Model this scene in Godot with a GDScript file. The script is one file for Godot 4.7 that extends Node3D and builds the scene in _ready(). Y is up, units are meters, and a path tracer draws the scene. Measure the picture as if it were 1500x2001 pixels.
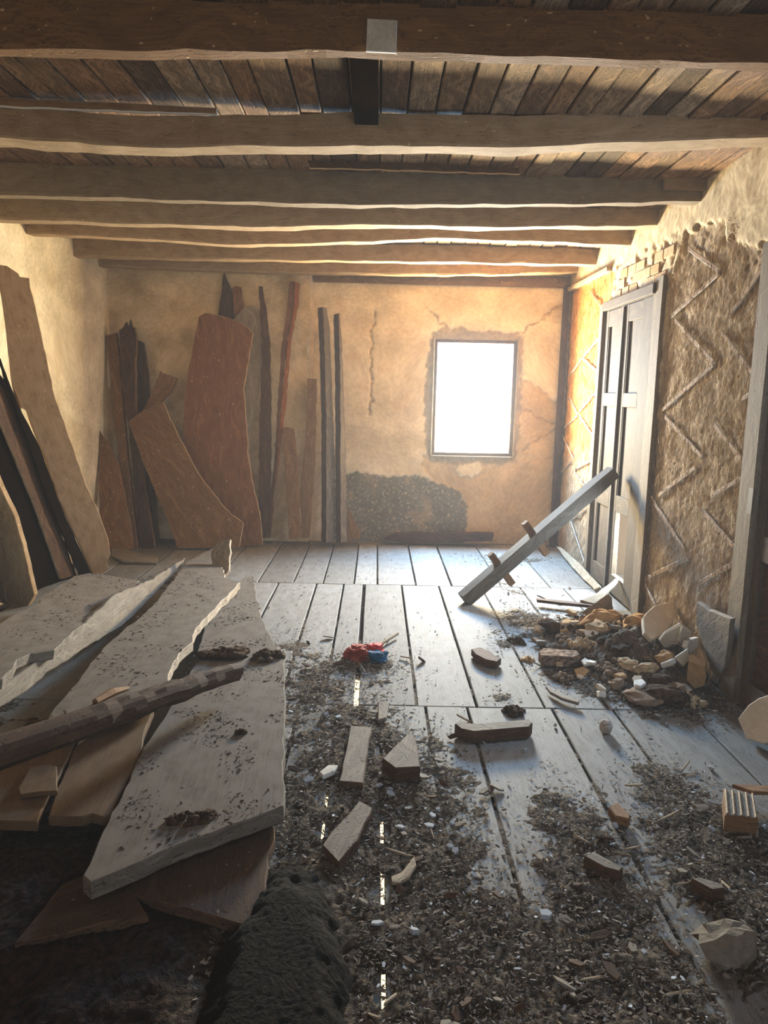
extends Node3D
# An abandoned upper room: beamed ceiling, plank floor strewn with chips, boards leaning on the walls.
# Metres; the room's far wall is at z = -7.3, its right wall at x = 1.78, its left wall at x = -2.5.

const ZF := -7.3
const ZL := -7.22
const XL := -2.5
const XR := 1.78
const WX0 := 0.53
const WX1 := 1.31
const WY0 := 0.86
const WY1 := 1.95

var wood_brown: StandardMaterial3D
var wood_umber: StandardMaterial3D
var wood_red: StandardMaterial3D
var wood_dark: StandardMaterial3D
var wood_soot: StandardMaterial3D
var wood_grey: StandardMaterial3D
var wood_pale: StandardMaterial3D
var wood_pale_edge: StandardMaterial3D
var wood_orange: StandardMaterial3D
var wood_jamb: StandardMaterial3D
var flake_mat: StandardMaterial3D
var wood_lath: StandardMaterial3D
var wood_weathered: StandardMaterial3D
var wood_tan: StandardMaterial3D
var wood_slab: StandardMaterial3D
var wood_dusty: StandardMaterial3D
var wood_door: StandardMaterial3D
var bark_lit: StandardMaterial3D
var bark_grey: StandardMaterial3D
var beam_mats := []
var ceil_mats := []
var floor_mats := []
var plaster: StandardMaterial3D
var straw_ground: StandardMaterial3D
var earth: StandardMaterial3D
var earth_dark: StandardMaterial3D
var earth_soft: StandardMaterial3D
var earth_brown: StandardMaterial3D
var clay_piece: StandardMaterial3D
var clay_tan: StandardMaterial3D
var plaster_piece: StandardMaterial3D
var plaster_white: StandardMaterial3D
var brick_piece: StandardMaterial3D
var mortar: StandardMaterial3D
var stone_grey: StandardMaterial3D
var tinted: StandardMaterial3D
var ribs := []

# ---------------------------------------------------------------- helpers: metadata and nodes
func numbered(called: String, parent: Node) -> String:
	if not parent.has_node(called):
		return called
	var i := 1
	while parent.has_node("%s_%03d" % [called, i]):
		i += 1
	return "%s_%03d" % [called, i]

func put(called: String, m: Mesh, mats: Array, parent: Node = self, at := Vector3.ZERO) -> MeshInstance3D:
	var o := MeshInstance3D.new()
	o.name = numbered(called, parent)
	o.mesh = m
	for i in mini(mats.size(), m.get_surface_count()):
		o.set_surface_override_material(i, mats[i])
	o.position = at
	parent.add_child(o, true)
	return o

func thing(called: String, at: Vector3) -> Node3D:
	var o := Node3D.new()
	o.name = numbered(called, self)
	o.position = at
	add_child(o, true)
	return o

func tag(o: Node, label: String, category: String, group := "") -> Node:
	o.set_meta("label", label)
	o.set_meta("category", category)
	if group != "":
		o.set_meta("group", group)
	return o

func structure(o: Node, label: String, category: String) -> Node:
	o.set_meta("kind", "structure")
	o.set_meta("label", label)
	o.set_meta("category", category)
	return o

func lin(r: float, g: float, b: float) -> Color:
	return Color8(int(r), int(g), int(b)).srgb_to_linear()

# ---------------------------------------------------------------- helpers: textures and materials
func fn(s: int, freq: float, oct := 3, kind := FastNoiseLite.TYPE_SIMPLEX_SMOOTH) -> FastNoiseLite:
	var n := FastNoiseLite.new()
	n.seed = s
	n.frequency = freq
	n.noise_type = kind
	n.fractal_octaves = oct
	return n

# weathered timber, grain along u; light and dark growth lines, checks, blotches of dust
func wood_image(s: int, dark: Color, light: Color, dust: Color, dusty: float, checks: float, flecks := 0) -> ImageTexture:
	var w := 640
	var h := 320
	var im := Image.create(w, h, false, Image.FORMAT_RGB8)
	var fine := fn(s, 1.0, 2)
	var mid := fn(s + 1, 1.0, 3)
	var blot := fn(s + 2, 1.0, 4)
	for y in h:
		for x in w:
			var t := float(x) / w
			var a := fine.get_noise_2d(x * 0.012, y * 0.42)
			var b := mid.get_noise_2d(x * 0.006, y * 0.07 + 3.0 * blot.get_noise_2d(x * 0.006, y * 0.004))
			var c := blot.get_noise_2d(x * 0.022, y * 0.03)
			if t > 0.85:
				var k := (t - 0.85) / 0.15
				a = lerpf(a, fine.get_noise_2d((x - w) * 0.012, y * 0.42), k)
				b = lerpf(b, mid.get_noise_2d((x - w) * 0.006, y * 0.07 + 3.0 * blot.get_noise_2d((x - w) * 0.006, y * 0.004)), k)
				c = lerpf(c, blot.get_noise_2d((x - w) * 0.022, y * 0.03), k)
			var g := clampf(0.5 + 0.38 * a + 0.5 * b, 0.0, 1.0)
			var col := dark.lerp(light, g)
			var crack := 1.0 - smoothstep(0.0, 0.05, absf(b + 0.18 * a - 0.12))
			col = col.darkened(clampf(crack * checks, 0.0, 0.9))
			col = col.lerp(dust, clampf(dusty * (0.85 + 0.7 * c + 0.25 * a), 0.0, 1.0))
			im.set_pixel(x, y, col)
	# flecks of old limewash splashed over the wood
	var rng := RandomNumberGenerator.new()
	rng.seed = s
	for i in flecks:
		im.fill_rect(Rect2i(rng.randi() % 636, rng.randi() % 316, rng.randi_range(1, 5), rng.randi_range(1, 2)), light.lerp(Color8(225, 215, 200), rng.randf_range(0.4, 1.0)))
	im.generate_mipmaps()
	return ImageTexture.create_from_image(im)

func wood_mat(tex: ImageTexture, tint: Color, rough := 0.85, bump := 0.5) -> StandardMaterial3D:
	var m := StandardMaterial3D.new()
	m.albedo_texture = tex
	m.albedo_color = tint
	m.roughness = rough
	m.metallic_specular = 0.3
	m.uv1_scale = Vector3(0.5, 1.0, 1.0)
	m.heightmap_enabled = true
	m.heightmap_texture = tex
	m.heightmap_scale = bump
	return m

func mottle_image(s: int, lo: float, hi: float, f: float) -> ImageTexture:
	var im := Image.create(512, 512, false, Image.FORMAT_RGB8)
	var n := fn(s, 1.0, 5)
	var p := fn(s + 9, 1.0, 2)
	for y in 512:
		for x in 512:
			var ax := TAU * x / 512.0
			var ay := TAU * y / 512.0
			var q := Vector3(cos(ax) * f + 0.7 * f * cos(ay), sin(ax) * f, sin(ay) * f * 1.3)
			var v := n.get_noise_3dv(q) * 0.8 + p.get_noise_3dv(q * 9.0) * 0.35
			var k := clampf(lerpf(lo, hi, 0.5 + v), 0.0, 1.0)
			im.set_pixel(x, y, Color(k, k * lerpf(0.97, 1.0, 0.5 + v * 0.5), k * lerpf(0.92, 1.0, 0.5 + v * 0.5)))
	im.generate_mipmaps()
	return ImageTexture.create_from_image(im)

func earth_mat(tex: ImageTexture, tint: Color, scale: float, bump: float, vertex := false) -> StandardMaterial3D:
	var m := StandardMaterial3D.new()
	m.albedo_texture = tex
	m.albedo_color = tint
	m.roughness = 0.95
	m.metallic_specular = 0.2
	m.uv1_triplanar = true
	m.uv1_world_triplanar = true
	m.uv1_scale = Vector3.ONE * scale
	m.heightmap_enabled = true
	m.heightmap_texture = tex
	m.heightmap_scale = bump
	m.vertex_color_use_as_albedo = vertex
	return m

func plain_mat(tint: Color, rough := 0.9, spec := 0.3) -> StandardMaterial3D:
	var m := StandardMaterial3D.new()
	m.albedo_color = tint
	m.roughness = rough
	m.metallic_specular = spec
	return m

# ---------------------------------------------------------------- helpers: shapes
func tri(st: SurfaceTool, a: Vector3, b: Vector3, c: Vector3, n: Vector3, ua := Vector2.ZERO, ub := Vector2.ZERO, uc := Vector2.ZERO) -> void:
	st.set_normal(n)
	if (b - a).cross(c - a).dot(n) > 0.0:   # front faces run clockwise
		st.set_uv(ua)
		st.add_vertex(a)
		st.set_uv(uc)
		st.add_vertex(c)
		st.set_uv(ub)
		st.add_vertex(b)
	else:
		st.set_uv(ua)
		st.add_vertex(a)
		st.set_uv(ub)
		st.add_vertex(b)
		st.set_uv(uc)
		st.add_vertex(c)

func quad(st: SurfaceTool, a: Vector3, b: Vector3, c: Vector3, d: Vector3, n: Vector3, ua := Vector2.ZERO, ub := Vector2.ZERO, uc := Vector2.ZERO, ud := Vector2.ZERO) -> void:
	tri(st, a, b, c, n, ua, ub, uc)
	tri(st, a, c, d, n, ua, uc, ud)

func area_of(p: PackedVector2Array) -> float:
	var s := 0.0
	for i in p.size():
		s += p[i].cross(p[(i + 1) % p.size()])
	return s * 0.5

# A sawn or split board: an outline in metres on the plane (u, v), its thickness behind it, edges worn and chamfered.
# Surface 0 holds the two broad faces, surface 1 the edges.
func slab(outline: PackedVector2Array, u: Vector3, v: Vector3, thick: float, rough := 0.003, s := 1, step := 0.05) -> ArrayMesh:
	var n := u.cross(v).normalized()
	var pts := outline.duplicate()
	if area_of(pts) < 0.0:
		pts.reverse()
	var rng := RandomNumberGenerator.new()
	rng.seed = s
	var ring := PackedVector2Array()
	for i in pts.size():
		var a := pts[i]
		var b := pts[(i + 1) % pts.size()]
		var k := clampi(int(a.distance_to(b) / step), 1, 40)
		var side := (b - a).normalized().orthogonal()
		for j in k:
			var q := a.lerp(b, float(j) / k)
			ring.append(q + side * rng.randf_range(-rough, rough))
	var faces := Geometry2D.triangulate_polygon(ring)
	if faces.is_empty():
		ring = pts
		faces = Geometry2D.triangulate_polygon(ring)
	var m := ring.size()
	var bev := minf(0.004, thick * 0.2)
	var inner := PackedVector2Array()
	for i in m:
		var d0 := (ring[i] - ring[(i + m - 1) % m]).normalized()
		var d1 := (ring[(i + 1) % m] - ring[i]).normalized()
		var side := (Vector2(-d0.y, d0.x) + Vector2(-d1.y, d1.x))
		inner.append(ring[i] + side.normalized() * bev)
	var off := Vector2(rng.randf_range(0, 2.0), rng.randf_range(0.0, 0.4))
	var lo := Vector2(1e9, 1e9)
	for q in ring:
		lo = lo.min(q)
	off -= Vector2(0, lo.y)
	var P := func(q: Vector2, w: float) -> Vector3: return u * q.x + v * q.y + n * w
	var st := SurfaceTool.new()
	st.begin(Mesh.PRIMITIVE_TRIANGLES)
	for i in range(0, faces.size(), 3):
		var a := inner[faces[i]]
		var b := inner[faces[i + 1]]
		var c := inner[faces[i + 2]]
		tri(st, P.call(a, 0.0), P.call(b, 0.0), P.call(c, 0.0), n, a + off, b + off, c + off)
		tri(st, P.call(a, -thick), P.call(b, -thick), P.call(c, -thick), -n, a + off, b + off, c + off)
	var mesh := st.commit()
	st = SurfaceTool.new()
	st.begin(Mesh.PRIMITIVE_TRIANGLES)
	var run := rng.randf_range(0, 2.0)
	for i in m:
		var j := (i + 1) % m
		var d := ring[j] - ring[i]
		var out2 := Vector2(d.y, -d.x).normalized()
		var o3 := u * out2.x + v * out2.y
		var l := d.length()
		var lev := [[inner, 0.0], [ring, -bev], [ring, -thick + bev], [inner, -thick]]
		for k in 3:
			var r0: PackedVector2Array = lev[k][0]
			var r1: PackedVector2Array = lev[k + 1][0]
			var w0: float = lev[k][1]
			var w1: float = lev[k + 1][1]
			var nn: Vector3 = [(o3 + n).normalized(), o3, (o3 - n).normalized()][k]
			quad(st, P.call(r0[i], w0), P.call(r0[j], w0), P.call(r1[j], w1), P.call(r1[i], w1), nn, Vector2(run, -w0 + 0.3), Vector2(run + l, -w0 + 0.3), Vector2(run + l, -w1 + 0.3), Vector2(run, -w1 + 0.3))
		run += l
	return st.commit(mesh)

func board(called: String, label: String, category: String, group: String, at: Vector3, u: Vector3, v: Vector3, outline: Array, thick: float, mat: Material, edge: Material = null, rough := 0.003) -> MeshInstance3D:
	var m := slab(PackedVector2Array(outline), u, v, thick, rough, hash(label) % 9999)
	var o := put(called, m, [mat, edge if edge else mat], self, at)
	tag(o, label, category, group)
	return o

# a straight sawn piece between two corners, chamfered, grain along its longest side
func bar_mesh(size: Vector3, s := 1, bev := 0.004) -> ArrayMesh:
	var l := size
	var u := Vector3.RIGHT
	var v := Vector3.UP
	var a := l.x
	var b := l.y
	var c := l.z
	if l.y >= l.x and l.y >= l.z:
		u = Vector3.UP
		v = Vector3.LEFT
		a = l.y
		b = l.x
	elif l.z >= l.x and l.z >= l.y:
		u = Vector3.BACK
		v = Vector3.LEFT
		a = l.z
		b = l.x
		c = l.y
	var p := PackedVector2Array([Vector2(-a, -b) / 2, Vector2(a, -b) / 2, Vector2(a, b) / 2, Vector2(-a, b) / 2])
	var m := slab(p, u, v, c, 0.0012, s, 0.25)
	var n := u.cross(v)
	var moved := SurfaceTool.new()
	moved.begin(Mesh.PRIMITIVE_TRIANGLES)
	for k in 2:
		moved.append_from(m, k, Transform3D(Basis(), n * c / 2))
	return moved.commit()

func bar(called: String, lo: Vector3, hi: Vector3, mat: Material, parent: Node, s := 1) -> MeshInstance3D:
	return put(called, bar_mesh((hi - lo).abs(), s), [mat], parent, (lo + hi) / 2 - (parent.position if parent is Node3D else Vector3.ZERO))

# a loose lump: a sphere of many flat facets, squeezed and knocked about
func lump_mesh(size: Vector3, s: int, rough := 0.28, rings := 7, around := 10) -> ArrayMesh:
	var n := fn(s, 0.9, 3)
	var st := SurfaceTool.new()
	st.begin(Mesh.PRIMITIVE_TRIANGLES)
	var P := []
	for i in rings + 1:
		var row := []
		for j in around:
			var th := PI * i / rings
			var ph := TAU * (j + 0.5 * (i % 2)) / around
			var d := Vector3(sin(th) * cos(ph), cos(th), sin(th) * sin(ph))
			var r := 1.0 + rough * (1.6 * n.get_noise_3dv(d * 1.1) + 1.2 * n.get_noise_3dv(d * 3.2 + Vector3.ONE * 7))
			var q := d * r
			q.y = clampf(q.y, -0.75, 0.9)
			row.append(q * size * 0.5)
		P.append(row)
	for i in rings:
		for j in around:
			var k := (j + 1) % around
			for t in [[P[i][j], P[i][k], P[i + 1][k]], [P[i][j], P[i + 1][k], P[i + 1][j]]]:
				var nn: Vector3 = (t[1] - t[0]).cross(t[2] - t[0])
				if nn.length() < 1e-9:
					continue
				nn = nn.normalized()
				if nn.dot(t[0] + t[1] + t[2]) < 0.0:
					nn = -nn
				tri(st, t[0], t[1], t[2], nn)
	return st.commit()

# many small lumps heaped into one crumbling clod
func clump_mesh(size: Vector3, s: int, count := 34) -> ArrayMesh:
	var rng := RandomNumberGenerator.new()
	rng.seed = s
	var parts := []
	for i in 4:
		parts.append(lump_mesh(Vector3.ONE, s + i, 0.5, 5, 7))
	var st := SurfaceTool.new()
	st.begin(Mesh.PRIMITIVE_TRIANGLES)
	for i in count:
		var a := rng.randf_range(0, TAU)
		var r := sqrt(rng.randf()) * 0.5
		var k := rng.randf_range(0.12, 0.34)
		var at := Vector3(cos(a) * r * size.x, size.y * (0.5 - r) * rng.randf_range(0.2, 1.0) - size.y * 0.3, sin(a) * r * size.z)
		var b := Basis.from_euler(Vector3(rng.randf_range(0, 6), rng.randf_range(0, 6), 0)).scaled(Vector3(size.x, minf(size.x, size.y * 2.2), size.z) * k)
		st.append_from(parts[i % 4], 0, Transform3D(b, at))
	st.generate_normals()
	return st.commit()

func clump(called: String, label: String, category: String, group: String, at: Vector3, size: Vector3, mat: Material, turn := 0.0) -> MeshInstance3D:
	var o := put(called, clump_mesh(size, hash(label + str(at)) % 9999), [mat], self, at + Vector3(0, size.y * 0.3, 0))
	o.rotation.y = turn
	tag(o, label, category, group)
	return o

func lump(called: String, label: String, category: String, group: String, at: Vector3, size: Vector3, mat: Material, turn := 0.0, rough := 0.28) -> MeshInstance3D:
	var o := put(called, lump_mesh(size, hash(label + str(at)) % 9999, rough), [mat], self, at + Vector3(0, size.y * 0.36, 0))
	o.rotation.y = turn
	tag(o, label, category, group)
	return o

# A round or squared stick through points with a radius at each; sides = 4 gives a squared one
func stick_mesh(path: Array, radii: Array, sides := 10, s := 1, rough := 0.0, twist := 0.0) -> ArrayMesh:
	var n := fn(s, 3.0, 2)
	var st := SurfaceTool.new()
	st.begin(Mesh.PRIMITIVE_TRIANGLES)
	var rows := []
	var uvs := []
	var along := 0.0
	for i in path.size():
		var d: Vector3 = (path[mini(i + 1, path.size() - 1)] - path[maxi(i - 1, 0)]).normalized()
		var up := Vector3.UP if absf(d.y) < 0.9 else Vector3.RIGHT
		var a := d.cross(up).normalized()
		var b := a.cross(d).normalized()
		if i > 0:
			along += path[i].distance_to(path[i - 1])
		var row := []
		var urow := []
		for j in sides + 1:
			var ph := TAU * (j % sides) / sides + twist
			var r: float = radii[i] * (1.0 + rough * n.get_noise_3d(cos(ph), sin(ph), along * 4.0))
			row.append(path[i] + (a * cos(ph) + b * sin(ph)) * r)
			urow.append(Vector2(along, TAU * j / sides * radii[0]))
		rows.append(row)
		uvs.append(urow)
	for i in path.size() - 1:
		var mid: Vector3 = (path[i] + path[i + 1]) / 2
		for j in sides:
			var q := [rows[i][j], rows[i][j + 1], rows[i + 1][j + 1], rows[i + 1][j]]
			var nn: Vector3 = (q[2] - q[0]).cross(q[3] - q[1]).normalized()
			if nn.dot((q[0] + q[2]) / 2 - mid) < 0.0:
				nn = -nn
			quad(st, q[0], q[1], q[2], q[3], nn, uvs[i][j], uvs[i][j + 1], uvs[i + 1][j + 1], uvs[i + 1][j])
	for e in [0, path.size() - 1]:
		var nn: Vector3 = (path[0] - path[1]).normalized() if e == 0 else (path[e] - path[e - 1]).normalized()
		for j in sides:
			tri(st, path[e], rows[e][j], rows[e][j + 1], nn, Vector2(0, 0.2), Vector2(0.02, 0.2), Vector2(0.02, 0.25))
	return st.commit()

# a surface of small cells: shape(a, b) gives [offset along n, colour] or null where there is an opening
func relief(origin: Vector3, u: Vector3, v: Vector3, lu: float, lv: float, cell: float, shape: Callable) -> ArrayMesh:
	var n := u.cross(v)
	var nu := int(ceil(lu / cell))
	var nv := int(ceil(lv / cell))
	var pos := PackedVector3Array()
	var col := PackedColorArray()
	var ok := PackedByteArray()
	pos.resize((nu + 1) * (nv + 1))
	col.resize(pos.size())
	ok.resize(pos.size())
	for j in nv + 1:
		for i in nu + 1:
			var a := minf(i * cell, lu)
			var b := minf(j * cell, lv)
			var r = shape.call(a, b)
			var k := j * (nu + 1) + i
			if r == null:
				ok[k] = 0
				pos[k] = origin + u * a + v * b
				continue
			ok[k] = 1
			pos[k] = origin + u * a + v * b + n * float(r[0])
			col[k] = r[1]
	var nor := PackedVector3Array()
	nor.resize(pos.size())
	for j in nv + 1:
		for i in nu + 1:
			var k := j * (nu + 1) + i
			var l := k - 1 if i > 0 else k
			var r := k + 1 if i < nu else k
			var d := k - nu - 1 if j > 0 else k
			var t := k + nu + 1 if j < nv else k
			nor[k] = (pos[r] - pos[l]).cross(pos[t] - pos[d]).normalized()
	var idx := PackedInt32Array()
	for j in nv:
		for i in nu:
			var k := j * (nu + 1) + i
			if ok[k] and ok[k + 1] and ok[k + nu + 1] and ok[k + nu + 2]:
				idx.append_array(PackedInt32Array([k, k + nu + 2, k + 1, k, k + nu + 1, k + nu + 2]))
	var arr := []
	arr.resize(Mesh.ARRAY_MAX)
	arr[Mesh.ARRAY_VERTEX] = pos
	arr[Mesh.ARRAY_NORMAL] = nor
	arr[Mesh.ARRAY_COLOR] = col
	arr[Mesh.ARRAY_INDEX] = idx
	var m := ArrayMesh.new()
	m.add_surface_from_arrays(Mesh.PRIMITIVE_TRIANGLES, arr)
	return m

func inside(p: Vector2, poly: PackedVector2Array, soft: float) -> float:
	var d := 1e9
	for i in poly.size():
		d = minf(d, p.distance_to(Geometry2D.get_closest_point_to_segment(p, poly[i], poly[(i + 1) % poly.size()])))
	if not Geometry2D.is_point_in_polygon(p, poly):
		d = -d
	return smoothstep(-soft, soft, d)

func near_line(p: Vector2, line: PackedVector2Array) -> float:
	var d := 1e9
	for i in line.size() - 1:
		d = minf(d, p.distance_to(Geometry2D.get_closest_point_to_segment(p, line[i], line[i + 1])))
	return d

# ---------------------------------------------------------------- the scene
func _ready() -> void:
	camera_and_light()
	materials()
	room_shell()
	floor_planks()
	ceiling_and_beams()
	doors()
	straw_and_laths()
	floor_dirt()
	things()
	loose_chips()

func area(called: String, at: Vector3, towards: Vector3, size: Vector2, color: Color, energy: float) -> void:
	var l := AreaLight3D.new()
	l.name = called
	l.area_size = size
	l.light_color = color
	l.light_energy = energy
	l.area_range = 20.0
	l.shadow_enabled = true
	add_child(l, true)
	l.look_at_from_position(at, at + towards, Vector3.UP)

func camera_and_light() -> void:
	var cam := Camera3D.new()
	cam.name = "camera"
	cam.fov = 68.03
	cam.near = 0.05
	cam.far = 200.0
	cam.position = Vector3(0, 1.45, 0)
	cam.basis = Basis(Vector3.UP, deg_to_rad(-0.7)) * Basis(Vector3.RIGHT, deg_to_rad(-9.0)) * Basis(Vector3.BACK, deg_to_rad(1.3))
	cam.current = true
	add_child(cam, true)
	var sky_mat := ProceduralSkyMaterial.new()
	sky_mat.sky_top_color = Color(0.72, 0.85, 1.0)
	sky_mat.sky_horizon_color = Color(1.0, 1.0, 1.0)
	sky_mat.ground_bottom_color = Color(0.85, 0.78, 0.62)
	sky_mat.ground_horizon_color = Color(1.0, 0.97, 0.9)
	sky_mat.sky_energy_multiplier = 2.2
	sky_mat.ground_energy_multiplier = 1.6
	var env := Environment.new()
	env.background_mode = Environment.BG_SKY
	env.sky = Sky.new()
	env.sky.sky_material = sky_mat
	env.tonemap_mode = Environment.TONE_MAPPER_LINEAR
	env.tonemap_exposure = 1.0
	env.sdfgi_enabled = true
	env.ssao_enabled = true
	env.ssil_enabled = true
	# dust hanging in the air of the room
	env.volumetric_fog_enabled = true
	env.volumetric_fog_density = 0.0055
	env.volumetric_fog_albedo = Color(0.97, 0.98, 1.0)
	env.volumetric_fog_anisotropy = 0.25
	var we := WorldEnvironment.new()
	we.name = "world_environment"
	we.environment = env
	add_child(we, true)
	# daylight through the window: sky from above, the sunlit ground outside from below
	area("window_sky_light", Vector3(0.92, 1.68, -7.62), Vector3(-0.12, -0.55, 1), Vector2(0.7, 0.5), Color(0.62, 0.82, 1.0), 44.0)
	area("window_ground_light", Vector3(0.92, 1.13, -7.62), Vector3(-0.45, 0.75, 1), Vector2(0.7, 0.5), Color(1.0, 0.92, 0.74), 84.0)
	# daylight through the missing panel of the door
	area("door_gap_light", Vector3(1.95, 0.40, -5.39), Vector3(-1, -0.25, 0.0), Vector2(0.24, 0.44), Color(0.80, 0.90, 1.0), 5.0)
	# fill light added behind the viewer, in an opening made for it
	area("added_rear_fill", Vector3(0.5, 1.5, 2.28), Vector3(0, 0.05, -1), Vector2(1.3, 1.1), Color(0.86, 0.93, 1.0), 2.8)
	# fill for the foreground, added in an invented opening of the near door
	area("added_door_fill", Vector3(1.80, 1.42, -2.97), Vector3(-1, -0.1, 0.0), Vector2(0.52, 1.0), Color(0.70, 0.85, 1.0), 1.3)

func materials() -> void:
	var W := func(s: int, d: Color, l: Color, dust: Color, amt: float, ck: float) -> ImageTexture: return wood_image(s, d, l, dust, amt, ck, 160 if s in [11, 23, 83] else 0)
	var t_brown: ImageTexture = W.call(11, Color8(92, 72, 54), Color8(144, 116, 88), Color8(150, 132, 112), 0.3, 0.4)
	var t_red: ImageTexture = W.call(23, Color8(98, 66, 44), Color8(144, 106, 76), Color8(165, 140, 118), 0.25, 0.25)
	var t_dark: ImageTexture = W.call(37, Color8(52, 38, 30), Color8(104, 80, 62), Color8(120, 108, 95), 0.2, 0.6)
	var t_grey: ImageTexture = W.call(41, Color8(120, 106, 92), Color8(182, 168, 150), Color8(178, 168, 155), 0.3, 0.5)
	var t_dust: ImageTexture = W.call(59, Color8(80, 71, 63), Color8(120, 110, 100), Color8(122, 115, 108), 0.85, 0.25)
	var t_floor: ImageTexture = W.call(67, Color8(98, 92, 86), Color8(142, 139, 136), Color8(138, 138, 137), 0.6, 0.4)
	var t_ceil: ImageTexture = W.call(79, Color8(74, 58, 46), Color8(164, 138, 112), Color8(190, 170, 148), 0.22, 0.7)
	var t_slab: ImageTexture = W.call(83, Color8(132, 112, 90), Color8(170, 148, 122), Color8(196, 182, 164), 0.5, 0.3)
	wood_brown = wood_mat(t_brown, Color8(240, 215, 182))
	wood_umber = wood_mat(t_brown, Color8(140, 122, 106))
	wood_red = wood_mat(t_red, Color8(236, 214, 188))
	wood_dark = wood_mat(t_dark, Color8(235, 212, 186))
	wood_soot = wood_mat(t_dark, Color8(80, 72, 64), 1.0)
	wood_soot.specular_mode = BaseMaterial3D.SPECULAR_DISABLED
	wood_grey = wood_mat(t_grey, Color8(190, 188, 184))
	wood_pale = wood_mat(t_grey, Color8(235, 226, 208))
	wood_weathered = wood_mat(t_grey, Color8(150, 146, 140))
	wood_lath = wood_mat(t_brown, Color8(255, 240, 215), 0.9, 0.2)
	wood_jamb = wood_mat(t_grey, Color8(178, 166, 146), 0.85, 0.25)
	flake_mat = plain_mat(Color8(150, 152, 154), 0.9, 0.2)
	wood_pale_edge = wood_mat(t_slab, Color8(255, 235, 205))  # paler than the faces, light on board edges painted in
	wood_orange = wood_mat(t_red, Color(1.6, 1.2, 0.85))
	wood_orange.albedo_color = Color8(255, 205, 150)
	wood_tan = wood_mat(t_dust, Color8(215, 180, 140), 0.9, 0.15)
	wood_slab = wood_mat(t_slab, Color8(205, 186, 164), 0.85, 0.2)
	wood_dusty = wood_mat(t_dust, Color8(226, 220, 212), 0.9, 0.15)
	wood_door = wood_mat(t_grey, Color8(136, 122, 100), 0.85, 0.25)
	bark_lit = wood_mat(t_grey, Color8(255, 250, 240), 0.9, 1.0)  # bark edge colour with the light on it painted in
	bark_grey = wood_mat(t_grey, Color8(170, 166, 162), 0.9, 0.6)
	for c in [Color8(190, 180, 164), Color8(225, 214, 196), Color8(178, 172, 160), Color8(240, 226, 204)]:
		beam_mats.append(wood_mat(t_slab, c, 0.9, 0.2))
	beam_mats.append(wood_brown)
	for c in [Color8(255, 250, 240), Color8(200, 180, 165), Color8(230, 215, 195), Color8(160, 145, 135), Color8(240, 215, 190)]:
		ceil_mats.append(wood_mat(t_ceil, c))
	for c in [Color8(245, 240, 232), Color8(228, 222, 214), Color8(250, 244, 236), Color8(215, 208, 198)]:
		floor_mats.append(wood_mat(t_floor, c, 0.8, 0.3))
	var mot := mottle_image(5, 0.82, 1.0, 0.9)
	var soft := mottle_image(14, 0.78, 1.0, 2.4)
	var grit := mottle_image(8, 0.35, 1.0, 2.6)
	plaster = earth_mat(mot, Color.WHITE, 0.45, 0.5, true)
	straw_ground = earth_mat(soft, Color.WHITE, 1.7, 0.25, true)
	earth = earth_mat(grit, Color.WHITE, 2.3, 1.2, true)
	earth_soft = earth_mat(grit, Color8(200, 200, 200), 4.0, 0.8, true)
	earth_dark = earth_mat(grit, Color8(112, 88, 66), 3.0, 2.0)
	earth_brown = earth_mat(soft, Color8(138, 116, 96), 3.0, 1.0)
	clay_piece = earth_mat(soft, Color8(184, 150, 110), 2.0, 0.6)
	clay_tan = earth_mat(soft, Color8(190, 164, 130), 2.0, 0.6)
	plaster_piece = earth_mat(mot, Color8(214, 200, 180), 1.5, 0.4)
	plaster_white = earth_mat(mot, Color8(216, 212, 204), 1.5, 0.4)
	brick_piece = earth_mat(grit, Color8(180, 150, 128), 2.0, 1.0)
	mortar = earth_mat(soft, Color8(128, 118, 106), 2.2, 0.8)
	stone_grey = earth_mat(mot, Color8(178, 168, 160), 2.2, 0.4)
	tinted = plain_mat(Color.WHITE, 0.95, 0.1)
	tinted.vertex_color_use_as_albedo = true

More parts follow.
